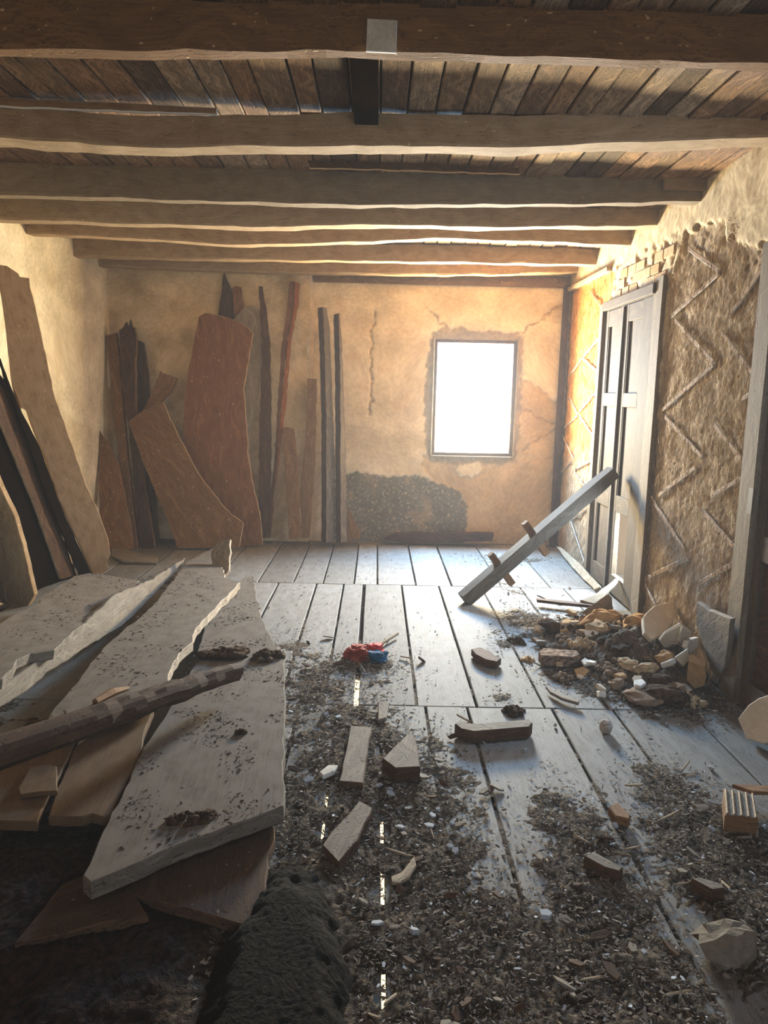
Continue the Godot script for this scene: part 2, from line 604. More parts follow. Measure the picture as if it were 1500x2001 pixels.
func room_shell() -> void:
	var block := plain_mat(Color8(150, 125, 95), 0.95)
	var big := fn(301, 1.0, 4)
	var clay: PackedVector2Array = PackedVector2Array([Vector2(1.362, 1.592), Vector2(1.506, 1.543), Vector2(1.598, 1.473), Vector2(1.66, 1.407), Vector2(1.772, 1.419), Vector2(1.864, -0.126), Vector2(0.855, -0.147), Vector2(0.903, 0.171), Vector2(0.91, 0.374), Vector2(0.836, 0.483), Vector2(0.729, 0.551), Vector2(0.613, 0.588), Vector2(0.502, 0.661), Vector2(0.434, 0.768), Vector2(0.461, 0.863), Vector2(0.509, 0.903), Vector2(1.307, 0.921)])
	var cement: PackedVector2Array = PackedVector2Array([Vector2(-0.389, 0.661), Vector2(-0.216, 0.68), Vector2(0.131, 0.648), Vector2(0.477, 0.645), Vector2(0.613, 0.588), Vector2(0.729, 0.551), Vector2(0.836, 0.483), Vector2(0.91, 0.374), Vector2(0.903, 0.171), Vector2(0.878, -0.095), Vector2(-0.454, -0.122)])
	var isle: PackedVector2Array = PackedVector2Array([Vector2(0.784, 0.796), Vector2(1.022, 0.786), Vector2(1.01, 0.706), Vector2(0.934, 0.625), Vector2(0.849, 0.663), Vector2(0.773, 0.686)])
	var surround: PackedVector2Array = PackedVector2Array([Vector2(0.512, 2.018), Vector2(0.626, 2.068), Vector2(0.915, 2.042), Vector2(1.302, 2.027), Vector2(1.363, 1.963), Vector2(1.376, 1.506), Vector2(1.369, 1.069), Vector2(1.352, 0.823), Vector2(1.24, 0.781), Vector2(0.572, 0.781), Vector2(0.481, 0.853), Vector2(0.448, 1.292), Vector2(0.462, 1.772)])
	var scar: PackedVector2Array = PackedVector2Array([Vector2(-0.049, 2.197), Vector2(-0.059, 1.996), Vector2(-0.069, 1.76), Vector2(-0.05, 1.522), Vector2(-0.056, 1.33), Vector2(-0.078, 1.223)])
	var cracks := [PackedVector2Array([Vector2(1.312, 2.004), Vector2(1.443, 2.096), Vector2(1.605, 2.212), Vector2(1.711, 2.293)]), PackedVector2Array([Vector2(1.386, 1.313), Vector2(1.713, 1.175)]), PackedVector2Array([Vector2(1.396, 0.923), Vector2(1.597, 1.05), Vector2(1.73, 1.126)]), PackedVector2Array([Vector2(0.626, 2.058), Vector2(0.537, 2.14), Vector2(0.428, 2.24)])]
	var c_plaster := lin(232, 216, 188)
	var c_clay := lin(204, 178, 142)
	var c_cement := lin(128, 122, 110)
	var c_surround := lin(142, 126, 104)
	# far wall, right of the plaster step: plaster skin over clay, grey cement patch, crumbled window surround
	var far_shape := func(a: float, b: float):
		var p := Vector2(a - 0.66, b)
		if p.x > WX0 and p.x < WX1 and p.y > WY0 and p.y < WY1:
			return null
		var wob := Vector2(big.get_noise_2d(p.x * 9.0, p.y * 9.0), big.get_noise_2d(p.x * 9.0 + 50.0, p.y * 9.0)) * 0.035
		var q := p + wob
		var h := 0.012 + 0.006 * big.get_noise_2d(p.x * 1.5, p.y * 1.5)
		var col := c_plaster
		var m := inside(q, clay, 0.008)
		m *= 1.0 - inside(q, isle, 0.006)
		h = lerpf(h, -0.002 + 0.006 * big.get_noise_2d(p.x * 12.0, p.y * 12.0), m)
		col = col.lerp(c_clay, m)
		m = inside(q, cement, 0.008)
		h = lerpf(h, 0.004 + 0.008 * big.get_noise_2d(p.x * 25.0, p.y * 25.0), m)
		col = col.lerp(c_cement.lerp(c_plaster, 0.5 * smoothstep(0.25, 0.5, big.get_noise_2d(p.x * 30.0, p.y * 30.0))), m)
		m = inside(q, surround, 0.012)
		h = lerpf(h, 0.002 + 0.012 * big.get_noise_2d(p.x * 16.0, p.y * 16.0), m)
		col = col.lerp(c_surround, m * 0.85)
		var d := near_line(q, scar)
		m = 1.0 - smoothstep(0.006, 0.022, d + 0.02 * absf(big.get_noise_2d(p.x * 20.0, p.y * 14.0)))
		h -= 0.016 * m
		col = col.lerp(c_clay.darkened(0.25), m)
		for c in cracks:
			m = 1.0 - smoothstep(0.002, 0.012, near_line(q, c))
			h -= 0.012 * m
			col = col.lerp(c_clay.darkened(0.3), m)
		var stain := smoothstep(0.1, 0.5, big.get_noise_2d(p.x * 3.0 + 9.0, p.y * 3.0))
		col = col.lerp(lin(208, 178, 136), 0.3 * stain)
		return [h, col]
	var wall := structure(thing("wall_back", Vector3(0, 0, ZF)), "far wall of cracked tan plaster around the bright window, clay showing below", "wall")
	put("plaster_surface", relief(Vector3(-0.66, 0, 0), Vector3.RIGHT, Vector3.UP, 2.48, 2.66, 0.0125, far_shape), [plaster], wall)
	var left_shape := func(a: float, b: float):
		var h := 0.08 + 0.008 * big.get_noise_2d(a * 1.5 + 30.0, b * 1.5)
		var col := lin(222, 200, 164)
		var blotch := smoothstep(0.0, 0.45, big.get_noise_2d(a * 2.2 + 70.0, b * 2.2) + 0.25 * smoothstep(2.0, 2.5, b) * smoothstep(0.9, 0.1, a))  # random blotches, heavier towards the upper left corner
		col = col.lerp(lin(160, 136, 106), 0.4 * blotch)
		return [h, col]
	put("plaster_surface", relief(Vector3(XL - 0.1, 0, 0), Vector3.RIGHT, Vector3.UP, 1.96, 2.66, 0.02, left_shape), [plaster], wall)
	var step := put("plaster_step", bar_mesh(Vector3(0.03, 2.62, 0.1), 3), [plaster_piece], wall, Vector3(-0.652, 1.31, 0.03))
	step.set_meta("label", "lit plaster edge where the left part stands proud")
	var edge := put("plaster_edge", bar_mesh(Vector3(0.07, 2.6, 0.02), 9), [plaster_piece], wall, Vector3(-0.632, 1.31, 0.04))
	edge.rotation.y = deg_to_rad(52)
	bar("wall_plate", Vector3(-0.6, 2.44, ZF + 0.01), Vector3(XR, 2.53, ZF + 0.06), wood_brown, wall, 4)
	bar("wall_core", Vector3(XL - 0.3, -0.1, ZF - 0.42), Vector3(WX0, 2.7, ZF - 0.02), block, wall)
	bar("wall_core", Vector3(WX1, -0.1, ZF - 0.42), Vector3(XR + 0.4, 2.7, ZF - 0.02), block, wall)
	bar("wall_core", Vector3(WX0, -0.1, ZF - 0.42), Vector3(WX1, WY0, ZF - 0.02), block, wall)
	bar("wall_core", Vector3(WX0, WY1, ZF - 0.42), Vector3(WX1, 2.7, ZF - 0.02), block, wall)
	# window frame: four thin bars set in the opening
	var win := structure(thing("window_1", Vector3((WX0 + WX1) / 2, WY0, ZF)), "bright rectangular window with a thin worn frame in the far wall", "window")
	for e in [[WX0, WY0, WX0 + 0.03, WY1], [WX1 - 0.035, WY0, WX1, WY1], [WX0 + 0.03, WY1 - 0.03, WX1 - 0.035, WY1], [WX0 + 0.03, WY0, WX1 - 0.035, WY0 + 0.03]]:
		bar("window_frame", Vector3(e[0], e[1], ZF - 0.05), Vector3(e[2], e[3], ZF + 0.012), wood_dark, win, 6)
	for e in [[WX0 - 0.016, WY0 - 0.016, WX0, WY1 + 0.016], [WX1, WY0 - 0.016, WX1 + 0.016, WY1 + 0.016], [WX0, WY0 - 0.016, WX1, WY0]]:
		bar("frame_bead", Vector3(e[0], e[1], ZF - 0.01), Vector3(e[2], e[3], ZF + 0.026), wood_pale, win, 7)
	# left wall
	var side_shape := func(a: float, b: float):
		var h := 0.01 + 0.012 * big.get_noise_2d(a * 1.2 + 130.0, b * 1.2)
		var col := lin(234, 218, 184)
		var blotch := smoothstep(0.05, 0.5, big.get_noise_2d(a * 2.5 + 170.0, b * 1.7))
		return [h, col.lerp(lin(200, 172, 130), 0.3 * blotch)]
	var lw := structure(thing("wall_left", Vector3(XL, 0, -2.5)), "left wall of smooth cream plaster lit yellow by the window", "wall")
	put("plaster_surface", relief(Vector3(0, 0, -0.5), Vector3.FORWARD, Vector3.UP, 4.28, 2.66, 0.025, side_shape), [plaster], lw)
	bar("wall_core", Vector3(XL - 0.3, -0.1, ZF), Vector3(XL - 0.02, 2.7, 2.4), block, lw)
	# right wall: mud and straw infill between the door frames, plaster left along the top
	var straw1: PackedVector2Array = PackedVector2Array([Vector2(-7.379, 2.421), Vector2(-5.931, 2.414), Vector2(-5.954, 2.128), Vector2(-6.198, -0.082), Vector2(-7.37, -0.143), Vector2(-7.393, 0.824)])
	var straw2: PackedVector2Array = PackedVector2Array([Vector2(-4.576, 2.412), Vector2(-4.329, 2.389), Vector2(-4.109, 2.374), Vector2(-4.029, 2.265), Vector2(-3.855, 2.214), Vector2(-3.527, 2.131), Vector2(-3.428, 1.637), Vector2(-3.56, -0.028), Vector2(-4.937, -0.012), Vector2(-4.769, 2.122)])
	var band: PackedVector2Array = PackedVector2Array([Vector2(-5.931, 2.414), Vector2(-5.507, 2.428), Vector2(-4.576, 2.412), Vector2(-4.769, 2.122), Vector2(-5.902, 2.122)])
	var right_shape := func(a: float, b: float):
		var p := Vector2(ZF + a, b)
		if (p.x > -6.12 and p.x < -4.84 and p.y < 2.13) or (p.x > -3.52 and p.x < -2.5 and p.y < 2.12):
			return null
		var wob := Vector2(big.get_noise_2d(p.x * 7.0 + 200.0, p.y * 7.0), big.get_noise_2d(p.x * 7.0 + 250.0, p.y * 7.0)) * 0.04
		var q := p + wob
		var m := maxf(inside(q, straw1, 0.01), inside(q, straw2, 0.01))
		var fib := big.get_noise_2d(p.x * 45.0 + 4.0 * big.get_noise_2d(p.x * 6.0, p.y * 6.0), p.y * 12.0)
		var h := 0.012 + 0.008 * big.get_noise_2d(p.x * 3.0 + 300.0, p.y * 3.0)
		var col := lin(200, 182, 152)
		var rough := smoothstep(0.05, 0.3, big.get_noise_2d(p.x * 6.0 + 330.0, p.y * 6.0)) * inside(q, band, 0.05)
		h -= 0.02 * rough
		col = col.lerp(lin(196, 166, 128), rough)
		h = lerpf(h, -0.008 + 0.007 * fib + 0.012 * big.get_noise_2d(p.x * 5.0, p.y * 5.0), m)
		var sc := lin(140, 118, 92).lerp(lin(184, 162, 132), clampf(0.5 + 0.8 * fib, 0.0, 1.0))
		sc = sc.lerp(lin(170, 152, 136), smoothstep(1.1, 0.4, p.y) * 0.7)
		if p.x < -5.5:
			sc = lin(168, 118, 62).lerp(lin(212, 164, 96), clampf(0.5 + 0.8 * fib, 0.0, 1.0)).lerp(lin(190, 170, 146), smoothstep(1.15, 0.7, p.y) * 0.8)
		col = col.lerp(sc, m)
		return [h, col]
	var rw := structure(thing("wall_right", Vector3(XR, 0, -4.0)), "right wall of mud and straw infill with zigzag laths and broken plaster along the top", "wall")
	put("straw_surface", relief(Vector3(0, 0, ZF + 4.0), Vector3.BACK, Vector3.UP, 5.1, 2.66, 0.0135, right_shape), [straw_ground], rw)
	for z in [[ZF - 0.4, -6.14], [-4.82, -3.5], [-2.5, 2.4]]:
		bar("wall_core", Vector3(XR + 0.03, -0.1, z[0]), Vector3(XR + 0.35, 2.7, z[1]), block, rw)
	for z in [[-6.14, -4.82], [-3.5, -2.5]]:
		bar("wall_core", Vector3(XR + 0.03, 2.14, z[0]), Vector3(XR + 0.35, 2.7, z[1]), block, rw)
		bar("wall_core", Vector3(XR + 0.03, -0.1, z[0]), Vector3(XR + 0.35, -0.005, z[1]), block, rw)
	bar("corner_post", Vector3(XR - 0.07, 0.0, ZF + 0.02), Vector3(XR - 0.02, 2.46, ZF + 0.09), wood_dark, rw, 12)
	bar("wall_plate", Vector3(XR - 0.05, 2.40, -7.2), Vector3(XR - 0.005, 2.435, -6.0), wood_pale, rw, 12)
	# broken bricks showing above the door
	var rng := RandomNumberGenerator.new()
	rng.seed = 77
	for k in 3:
		for j in 6:
			if (j + 2 * k) % 4 == 3:
				continue
			var bm := bar_mesh(Vector3(0.03, 0.062 * rng.randf_range(0.9, 1.08), 0.16 * rng.randf_range(0.8, 1.1)), 20 + k * 7 + j, 0.006)
			put("brick", bm, [[clay_tan, clay_tan, clay_piece][(j + k) % 3]], rw, Vector3(-0.004, 2.20 + k * 0.068, -1.78 + j * 0.17 + 0.06 * k))
	# wall behind the viewer, an opening left for the added fill light
	var nw := structure(thing("wall_front", Vector3(0, 0, 2.2)), "plain plaster wall behind the viewer", "wall")
	bar("wall_core", Vector3(XL - 0.3, -0.1, 2.2), Vector3(-0.2, 2.7, 2.4), block, nw)
	bar("wall_core", Vector3(1.2, -0.1, 2.2), Vector3(XR + 0.4, 2.7, 2.4), block, nw)
	bar("wall_core", Vector3(-0.2, -0.1, 2.2), Vector3(1.2, 0.9, 2.4), block, nw)
	bar("wall_core", Vector3(-0.2, 2.1, 2.2), Vector3(1.2, 2.7, 2.4), block, nw)

func floor_planks() -> void:
	var fl := structure(thing("floor", Vector3.ZERO), "floor of wide worn grey planks, gaps between them", "floor")
	# seams across the room, in three lengths of planks
	var rows := [
		[-7.25, -5.62, [-2.4, -2.1, -1.8, -1.5, -1.2, -0.88, -0.61, -0.385, -0.148, 0.03, 0.325, 0.6, 0.98, 1.355, 1.77]],
		[-5.62, -3.37, [-2.4, -2.02, -1.7, -1.36, -1.05, -0.72, -0.43, -0.225, -0.07, 0.215, 0.5, 0.82, 1.12, 1.45, 1.77]],
		[-3.37, 2.19, [-2.4, -2.05, -1.66, -1.3, -0.98, -0.65, -0.335, -0.152, 0.045, 0.255, 0.45, 0.85, 1.14, 1.5, 1.77]]]
	var rng := RandomNumberGenerator.new()
	rng.seed = 5
	for r in rows:
		var xs: Array = r[2]
		for i in xs.size() - 1:
			var g := rng.randf_range(0.0045, 0.0075)
			var gl := g
			var gr := g
			if r[0] == -5.62 and absf(xs[i] + 0.07) < 0.001:
				gl = 0.012
			if r[0] == -5.62 and absf(xs[i + 1] + 0.07) < 0.001:
				gr = 0.012
			var x0: float = xs[i] + gl
			var x1: float = xs[i + 1] - gr
			var z0: float = r[0] + 0.004
			var z1: float = r[1] - 0.004
			var sz := Vector3(x1 - x0, 0.03, z1 - z0)
			var o := put("plank", bar_mesh(sz, rng.randi() % 9999), [floor_mats[rng.randi() % 4]], fl, Vector3((x0 + x1) / 2, -0.015 + rng.randf_range(-0.003, 0.0), (z0 + z1) / 2))
			o.rotation.z = rng.randf_range(-0.006, 0.006)
	# boards under the planks close the seams, save where daylight comes up from below
	var under := plain_mat(Color8(70, 55, 42), 0.95)
	var slits := [[-0.163, -0.138, -2.65, -2.25], [-0.085, -0.055, -3.83, -3.44], [0.036, 0.055, -2.96, -1.55], [0.443, 0.458, -2.16, -1.98]]
	var last := XL - 0.1
	for s in slits:
		bar("underfloor_board", Vector3(last, -0.06, ZF), Vector3(s[0], -0.036, 2.3), under, fl)
		bar("underfloor_board", Vector3(s[0], -0.06, ZF), Vector3(s[1], -0.036, s[2]), under, fl)
		bar("underfloor_board", Vector3(s[0], -0.06, s[3]), Vector3(s[1], -0.036, 2.3), under, fl)
		last = s[1]
	bar("underfloor_board", Vector3(last, -0.06, ZF), Vector3(XR + 0.1, -0.036, 2.3), under, fl)

func beam_mesh(profile: Array, z: float, height: float, width: float, s: int) -> ArrayMesh:
	# profile: the lower front edge, as (x, y) points from wall to wall
	var n := fn(s, 1.0, 3)
	var x0: float = XL - 0.05
	var x1: float = XR + 0.03
	var cross := [Vector2(0.5, -1), Vector2(0.46, -1.0), Vector2(-0.46, -1.0), Vector2(-0.5, -0.93), Vector2(-0.5, 0), Vector2(0.5, 0), Vector2(0.5, -0.93)]
	cross = [Vector2(0.45, -1.0), Vector2(-0.45, -1.0), Vector2(-0.5, -0.92), Vector2(-0.5, 0.0), Vector2(0.5, 0.0), Vector2(0.5, -0.92)]
	var st := SurfaceTool.new()
	st.begin(Mesh.PRIMITIVE_TRIANGLES)
	var rows := []
	var steps := 70
	for i in steps + 1:
		var x := lerpf(x0, x1, float(i) / steps)
		var y := _profile(profile, x) + 0.007 * n.get_noise_1d(x * 2.2 + 7.0)
		var top := y + height
		var row := []
		for c in cross:
			var zz: float = z - width / 2 + c.x * width
			var yy: float = top + c.y * height
			yy += 0.006 * n.get_noise_2d(x * 3.0, c.x * 9.0 + 40.0)
			zz += 0.012 * n.get_noise_2d(x * 1.6, c.y * 2.0 + 80.0) + (0.03 * n.get_noise_1d(x * 0.9 + s) if c.x < 0.0 else 0.0)
			row.append(Vector3(x, yy, zz))
		rows.append(row)
	for i in steps:
		var mid: Vector3 = (rows[i][0] + rows[i][3] + rows[i][4]) / 3
		var d := 0.0
		for j in cross.size():
			var k := (j + 1) % cross.size()
			var a: Vector3 = rows[i][j]
			var b: Vector3 = rows[i][k]
			var c: Vector3 = rows[i + 1][k]
			var e: Vector3 = rows[i + 1][j]
			var nn := (c - a).cross(e - b).normalized()
			if nn.dot((a + c) / 2 - mid) < 0.0:
				nn = -nn
			var w := a.distance_to(b)
			quad(st, a, b, c, e, nn, Vector2(a.x + s, d), Vector2(b.x + s, d + w), Vector2(c.x + s, d + w), Vector2(e.x + s, d))
			d += w
	for i in [0, steps]:
		var nn := Vector3.LEFT if i == 0 else Vector3.RIGHT
		for j in range(1, cross.size() - 1):
			tri(st, rows[i][0], rows[i][j], rows[i][j + 1], nn)
	return st.commit()

func _profile(p: Array, x: float) -> float:
	if x <= p[0].x:
		return p[0].y
	for i in p.size() - 1:
		if x <= p[i + 1].x:
			var t: float = (x - p[i].x) / (p[i + 1].x - p[i].x)
			return lerpf(p[i].y, p[i + 1].y, t)
	return p[-1].y

func ceiling_and_beams() -> void:
	var ce := structure(thing("ceiling", Vector3(0, 2.64, -2.5)), "ceiling of narrow stained boards above the beams", "ceiling")
	var rng := RandomNumberGenerator.new()
	rng.seed = 15
	var x := XL - 0.02
	while x < XR:
		var w := rng.randf_range(0.095, 0.14)
		var cuts := [ZF + 0.0, -5.1 + 0.0, -3.53, -1.6, 2.2]
		if rng.randf() < 0.5:
			cuts = [ZF + 0.0, -4.48, -2.66, 2.2]
		for k in cuts.size() - 1:
			var sz := Vector3(w - 0.007, 0.02, cuts[k + 1] - cuts[k] - 0.006)
			var o := put("ceiling_board", bar_mesh(sz, rng.randi() % 9999), [ceil_mats[rng.randi() % 5]], ce, Vector3(x + w / 2, rng.randf_range(0.0, 0.012), (cuts[k] + cuts[k + 1]) / 2 + 2.5))
			o.rotation.z = rng.randf_range(-0.02, 0.02)
		x += w
	bar("roof_deck", Vector3(XL - 0.3, 2.69, ZF - 0.4), Vector3(XR + 0.4, 2.8, 2.4), plain_mat(Color8(60, 45, 34)), ce)
	bar("joist", Vector3(-0.12, 2.57, -3.45), Vector3(-0.02, 2.65, -2.6), wood_soot, ce, 9)
	var specs := [
		["brown ceiling beam nearest the viewer, running under the stained ceiling boards", [Vector2(-1.196, 2.483), Vector2(-0.719, 2.488), Vector2(-0.062, 2.5)], -2.57, 0.15, 0.07, 4],
		["second ceiling beam from the viewer, with a bright wavy underside", [Vector2(-1.625, 2.482), Vector2(-1.193, 2.464), Vector2(-0.758, 2.465), Vector2(0.006, 2.494), Vector2(0.554, 2.498), Vector2(0.773, 2.514), Vector2(1.212, 2.539), Vector2(1.65, 2.571)], -3.45, 0.125, 0.14, 1],
		["third ceiling beam from the viewer, tall and grey with a straight underside", [Vector2(-2.089, 2.471), Vector2(-1.251, 2.465), Vector2(0.015, 2.469), Vector2(1.005, 2.498), Vector2(1.939, 2.543)], -4.4, 0.19, 0.09, 2],
		["fourth ceiling beam from the viewer, slimmer with a faint grain", [Vector2(-2.406, 2.474), Vector2(-1.601, 2.469), Vector2(-0.792, 2.467), Vector2(0.02, 2.499), Vector2(0.835, 2.506), Vector2(1.88, 2.541)], -5.05, 0.13, 0.13, 1],
		["fifth ceiling beam from the viewer, with a bowed pale underside", [Vector2(-2.486, 2.493), Vector2(-1.772, 2.476), Vector2(-0.947, 2.451), Vector2(-0.155, 2.491), Vector2(0.493, 2.534), Vector2(1.108, 2.521), Vector2(1.762, 2.516)], -5.58, 0.12, 0.12, 3],
		["sixth ceiling beam from the viewer, with a rough left end", [Vector2(-2.497, 2.481), Vector2(-1.422, 2.482), Vector2(-0.176, 2.496), Vector2(0.657, 2.508), Vector2(1.787, 2.515)], -6.42, 0.14, 0.12, 3],
		["ceiling beam farthest from the viewer, close to the far wall", [Vector2(-2.356, 2.495), Vector2(-1.099, 2.473), Vector2(0.038, 2.482), Vector2(0.721, 2.494), Vector2(1.77, 2.541)], -7.0, 0.14, 0.13, 3]]
	for i in specs.size():
		var s: Array = specs[i]
		var m: ArrayMesh
		if i == 0:
			m = beam_mesh(s[1], s[2], s[3], s[4], 31)
		else:
			m = beam_mesh(s[1], s[2], s[3], s[4], 31 + i)
		tag(put("ceiling_beam", m, [beam_mats[s[5]]]), s[0], "beam", "beams under the ceiling")
	var pl := slab(PackedVector2Array([Vector2(-0.045, -0.04), Vector2(0.045, -0.045), Vector2(0.05, 0.045), Vector2(-0.04, 0.05)]), Vector3.RIGHT, Vector3.UP, 0.015, 0.004, 6)
	tag(put("splice_plate", pl, [plaster_white], self, Vector3(-0.012, 2.535, -2.545)), "pale square patch board nailed to the nearest ceiling beam", "patch")
	var lath := slab(PackedVector2Array([Vector2(-0.8, -0.018), Vector2(0.5, -0.03), Vector2(0.5, 0.0), Vector2(-0.8, 0.025)]), Vector3.RIGHT, Vector3.UP, 0.02, 0.002, 6)
	tag(put("loose_batten", lath, [wood_slab], self, Vector3(-1.198, 2.615, -3.42)), "pale loose batten lying on top of the second beam at the left", "batten")
	var spl := slab(PackedVector2Array([Vector2(0, 0.05), Vector2(0.02, 0.0), Vector2(1.12, -0.005), Vector2(1.12, 0.03), Vector2(0.05, 0.06)]), Vector3.RIGHT, Vector3(0, 0.97, -0.24), 0.012, 0.003, 6)
	tag(put("hanging_lath", spl, [wood_dark, wood_pale_edge], self, Vector3(-0.396, 2.598, -4.2)), "thin split lath hanging between the second and third beams", "lath")
	tag(bar("beam_block", Vector3(1.536, 2.576, -4.38), Vector3(1.891, 2.696, -4.34), beam_mats[0], self, 8), "short wooden block fixed to the right end of the third beam", "block")

func leaf(parent: Node3D, z0: float, z1: float, missing: bool) -> void:
	# a panelled door leaf in the plane of the right wall; z0 is the far edge
	var lf := Node3D.new()
	lf.name = numbered("leaf", parent)
	parent.add_child(lf, true)
	var base := parent.position
	var B := func(called: String, lo: Vector3, hi: Vector3, s: int) -> void:
		put(called, bar_mesh((hi - lo).abs(), s), [wood_door], lf, (lo + hi) / 2 - base)
	var x0 := XR - 0.015
	var x1 := XR + 0.025
	var w := 0.085
	B.call("stile", Vector3(x0, 0.01, z0), Vector3(x1, 2.1, z0 + w), 31)
	B.call("stile", Vector3(x0, 0.01, z1 - w * (2.2 if missing else 1.0)), Vector3(x1, 2.1, z1), 32)
	var zi := z0 + w
	var zj := z1 - w * (2.2 if missing else 1.0)
	for y in [[0.01, 0.15], [0.62, 0.74], [1.38, 1.48], [1.98, 2.1]]:
		B.call("rail", Vector3(x0, y[0], zi), Vector3(x1, y[1], zj), 33)
	for y in [[0.15, 0.62], [0.74, 1.38], [1.48, 1.98]]:
		if missing and y[0] < 0.5:
			continue
		B.call("panel", Vector3(x0 + 0.018, y[0], zi), Vector3(x1 - 0.004, y[1], zj), 34)
		B.call("moulding", Vector3(x0 + 0.004, y[0], zi), Vector3(x0 + 0.016, y[1], zi + 0.015), 35)
		B.call("moulding", Vector3(x0 + 0.004, y[0], zj - 0.015), Vector3(x0 + 0.016, y[1], zj), 35)

func doors() -> void:
	var d := structure(thing("door_1", Vector3(XR, 0, -5.5)), "tall weathered double door of panelled leaves in the right wall, one low panel missing", "door")
	leaf(d, -6.05, -5.59, false)
	leaf(d, -5.58, -5.02, true)
	bar("meeting_strip", Vector3(XR - 0.032, 0.02, -5.605), Vector3(XR - 0.012, 2.09, -5.57), wood_weathered, d, 39)
	bar("jamb", Vector3(XR - 0.04, 0, -6.14), Vector3(XR + 0.06, 2.16, -6.06), wood_jamb, d, 40)
	bar("jamb", Vector3(XR - 0.035, 0, -4.94), Vector3(XR + 0.06, 2.2, -4.82), wood_jamb, d, 41)
	bar("jamb_strip", Vector3(XR - 0.022, 0, -5.01), Vector3(XR + 0.05, 2.12, -4.945), wood_jamb, d, 42)
	bar("lintel", Vector3(XR - 0.05, 2.105, -6.05), Vector3(XR + 0.06, 2.17, -4.95), wood_door, d, 43)
	var e := structure(thing("door_2", Vector3(XR, 0, -3.0)), "weathered door frame with dark lower panel at the right edge", "door")  # upper half left open for the added fill light
	bar("jamb", Vector3(XR - 0.035, 0, -3.60), Vector3(XR + 0.06, 2.16, -3.46), wood_jamb, e, 44)
	bar("jamb", Vector3(XR - 0.06, 0, -2.58), Vector3(XR + 0.06, 2.16, -2.46), wood_door, e, 45)
	bar("lintel", Vector3(XR - 0.06, 2.1, -3.46), Vector3(XR + 0.06, 2.18, -2.58), wood_door, e, 46)
	bar("stile", Vector3(XR - 0.01, 0.01, -3.45), Vector3(XR + 0.03, 2.1, -3.385), wood_door, e, 47)
	bar("stile", Vector3(XR - 0.01, 0.01, -2.68), Vector3(XR + 0.03, 2.1, -2.59), wood_door, e, 48)
	for y in [[0.01, 0.14], [0.72, 0.84], [1.98, 2.1]]:
		bar("rail", Vector3(XR - 0.01, y[0], -3.385), Vector3(XR + 0.03, y[1], -2.68), wood_door, e, 49)
	bar("panel", Vector3(XR + 0.012, 0.14, -3.385), Vector3(XR + 0.026, 0.72, -2.68), wood_dark, e, 50)
	bar("stile", Vector3(XR, 0.84, -3.385), Vector3(XR + 0.026, 1.98, -3.25), wood_dark, e, 52)
	bar("hinge", Vector3(XR - 0.045, 0.93, -3.49), Vector3(XR - 0.034, 1.05, -3.44), plain_mat(Color8(80, 66, 54), 0.7), e, 51)

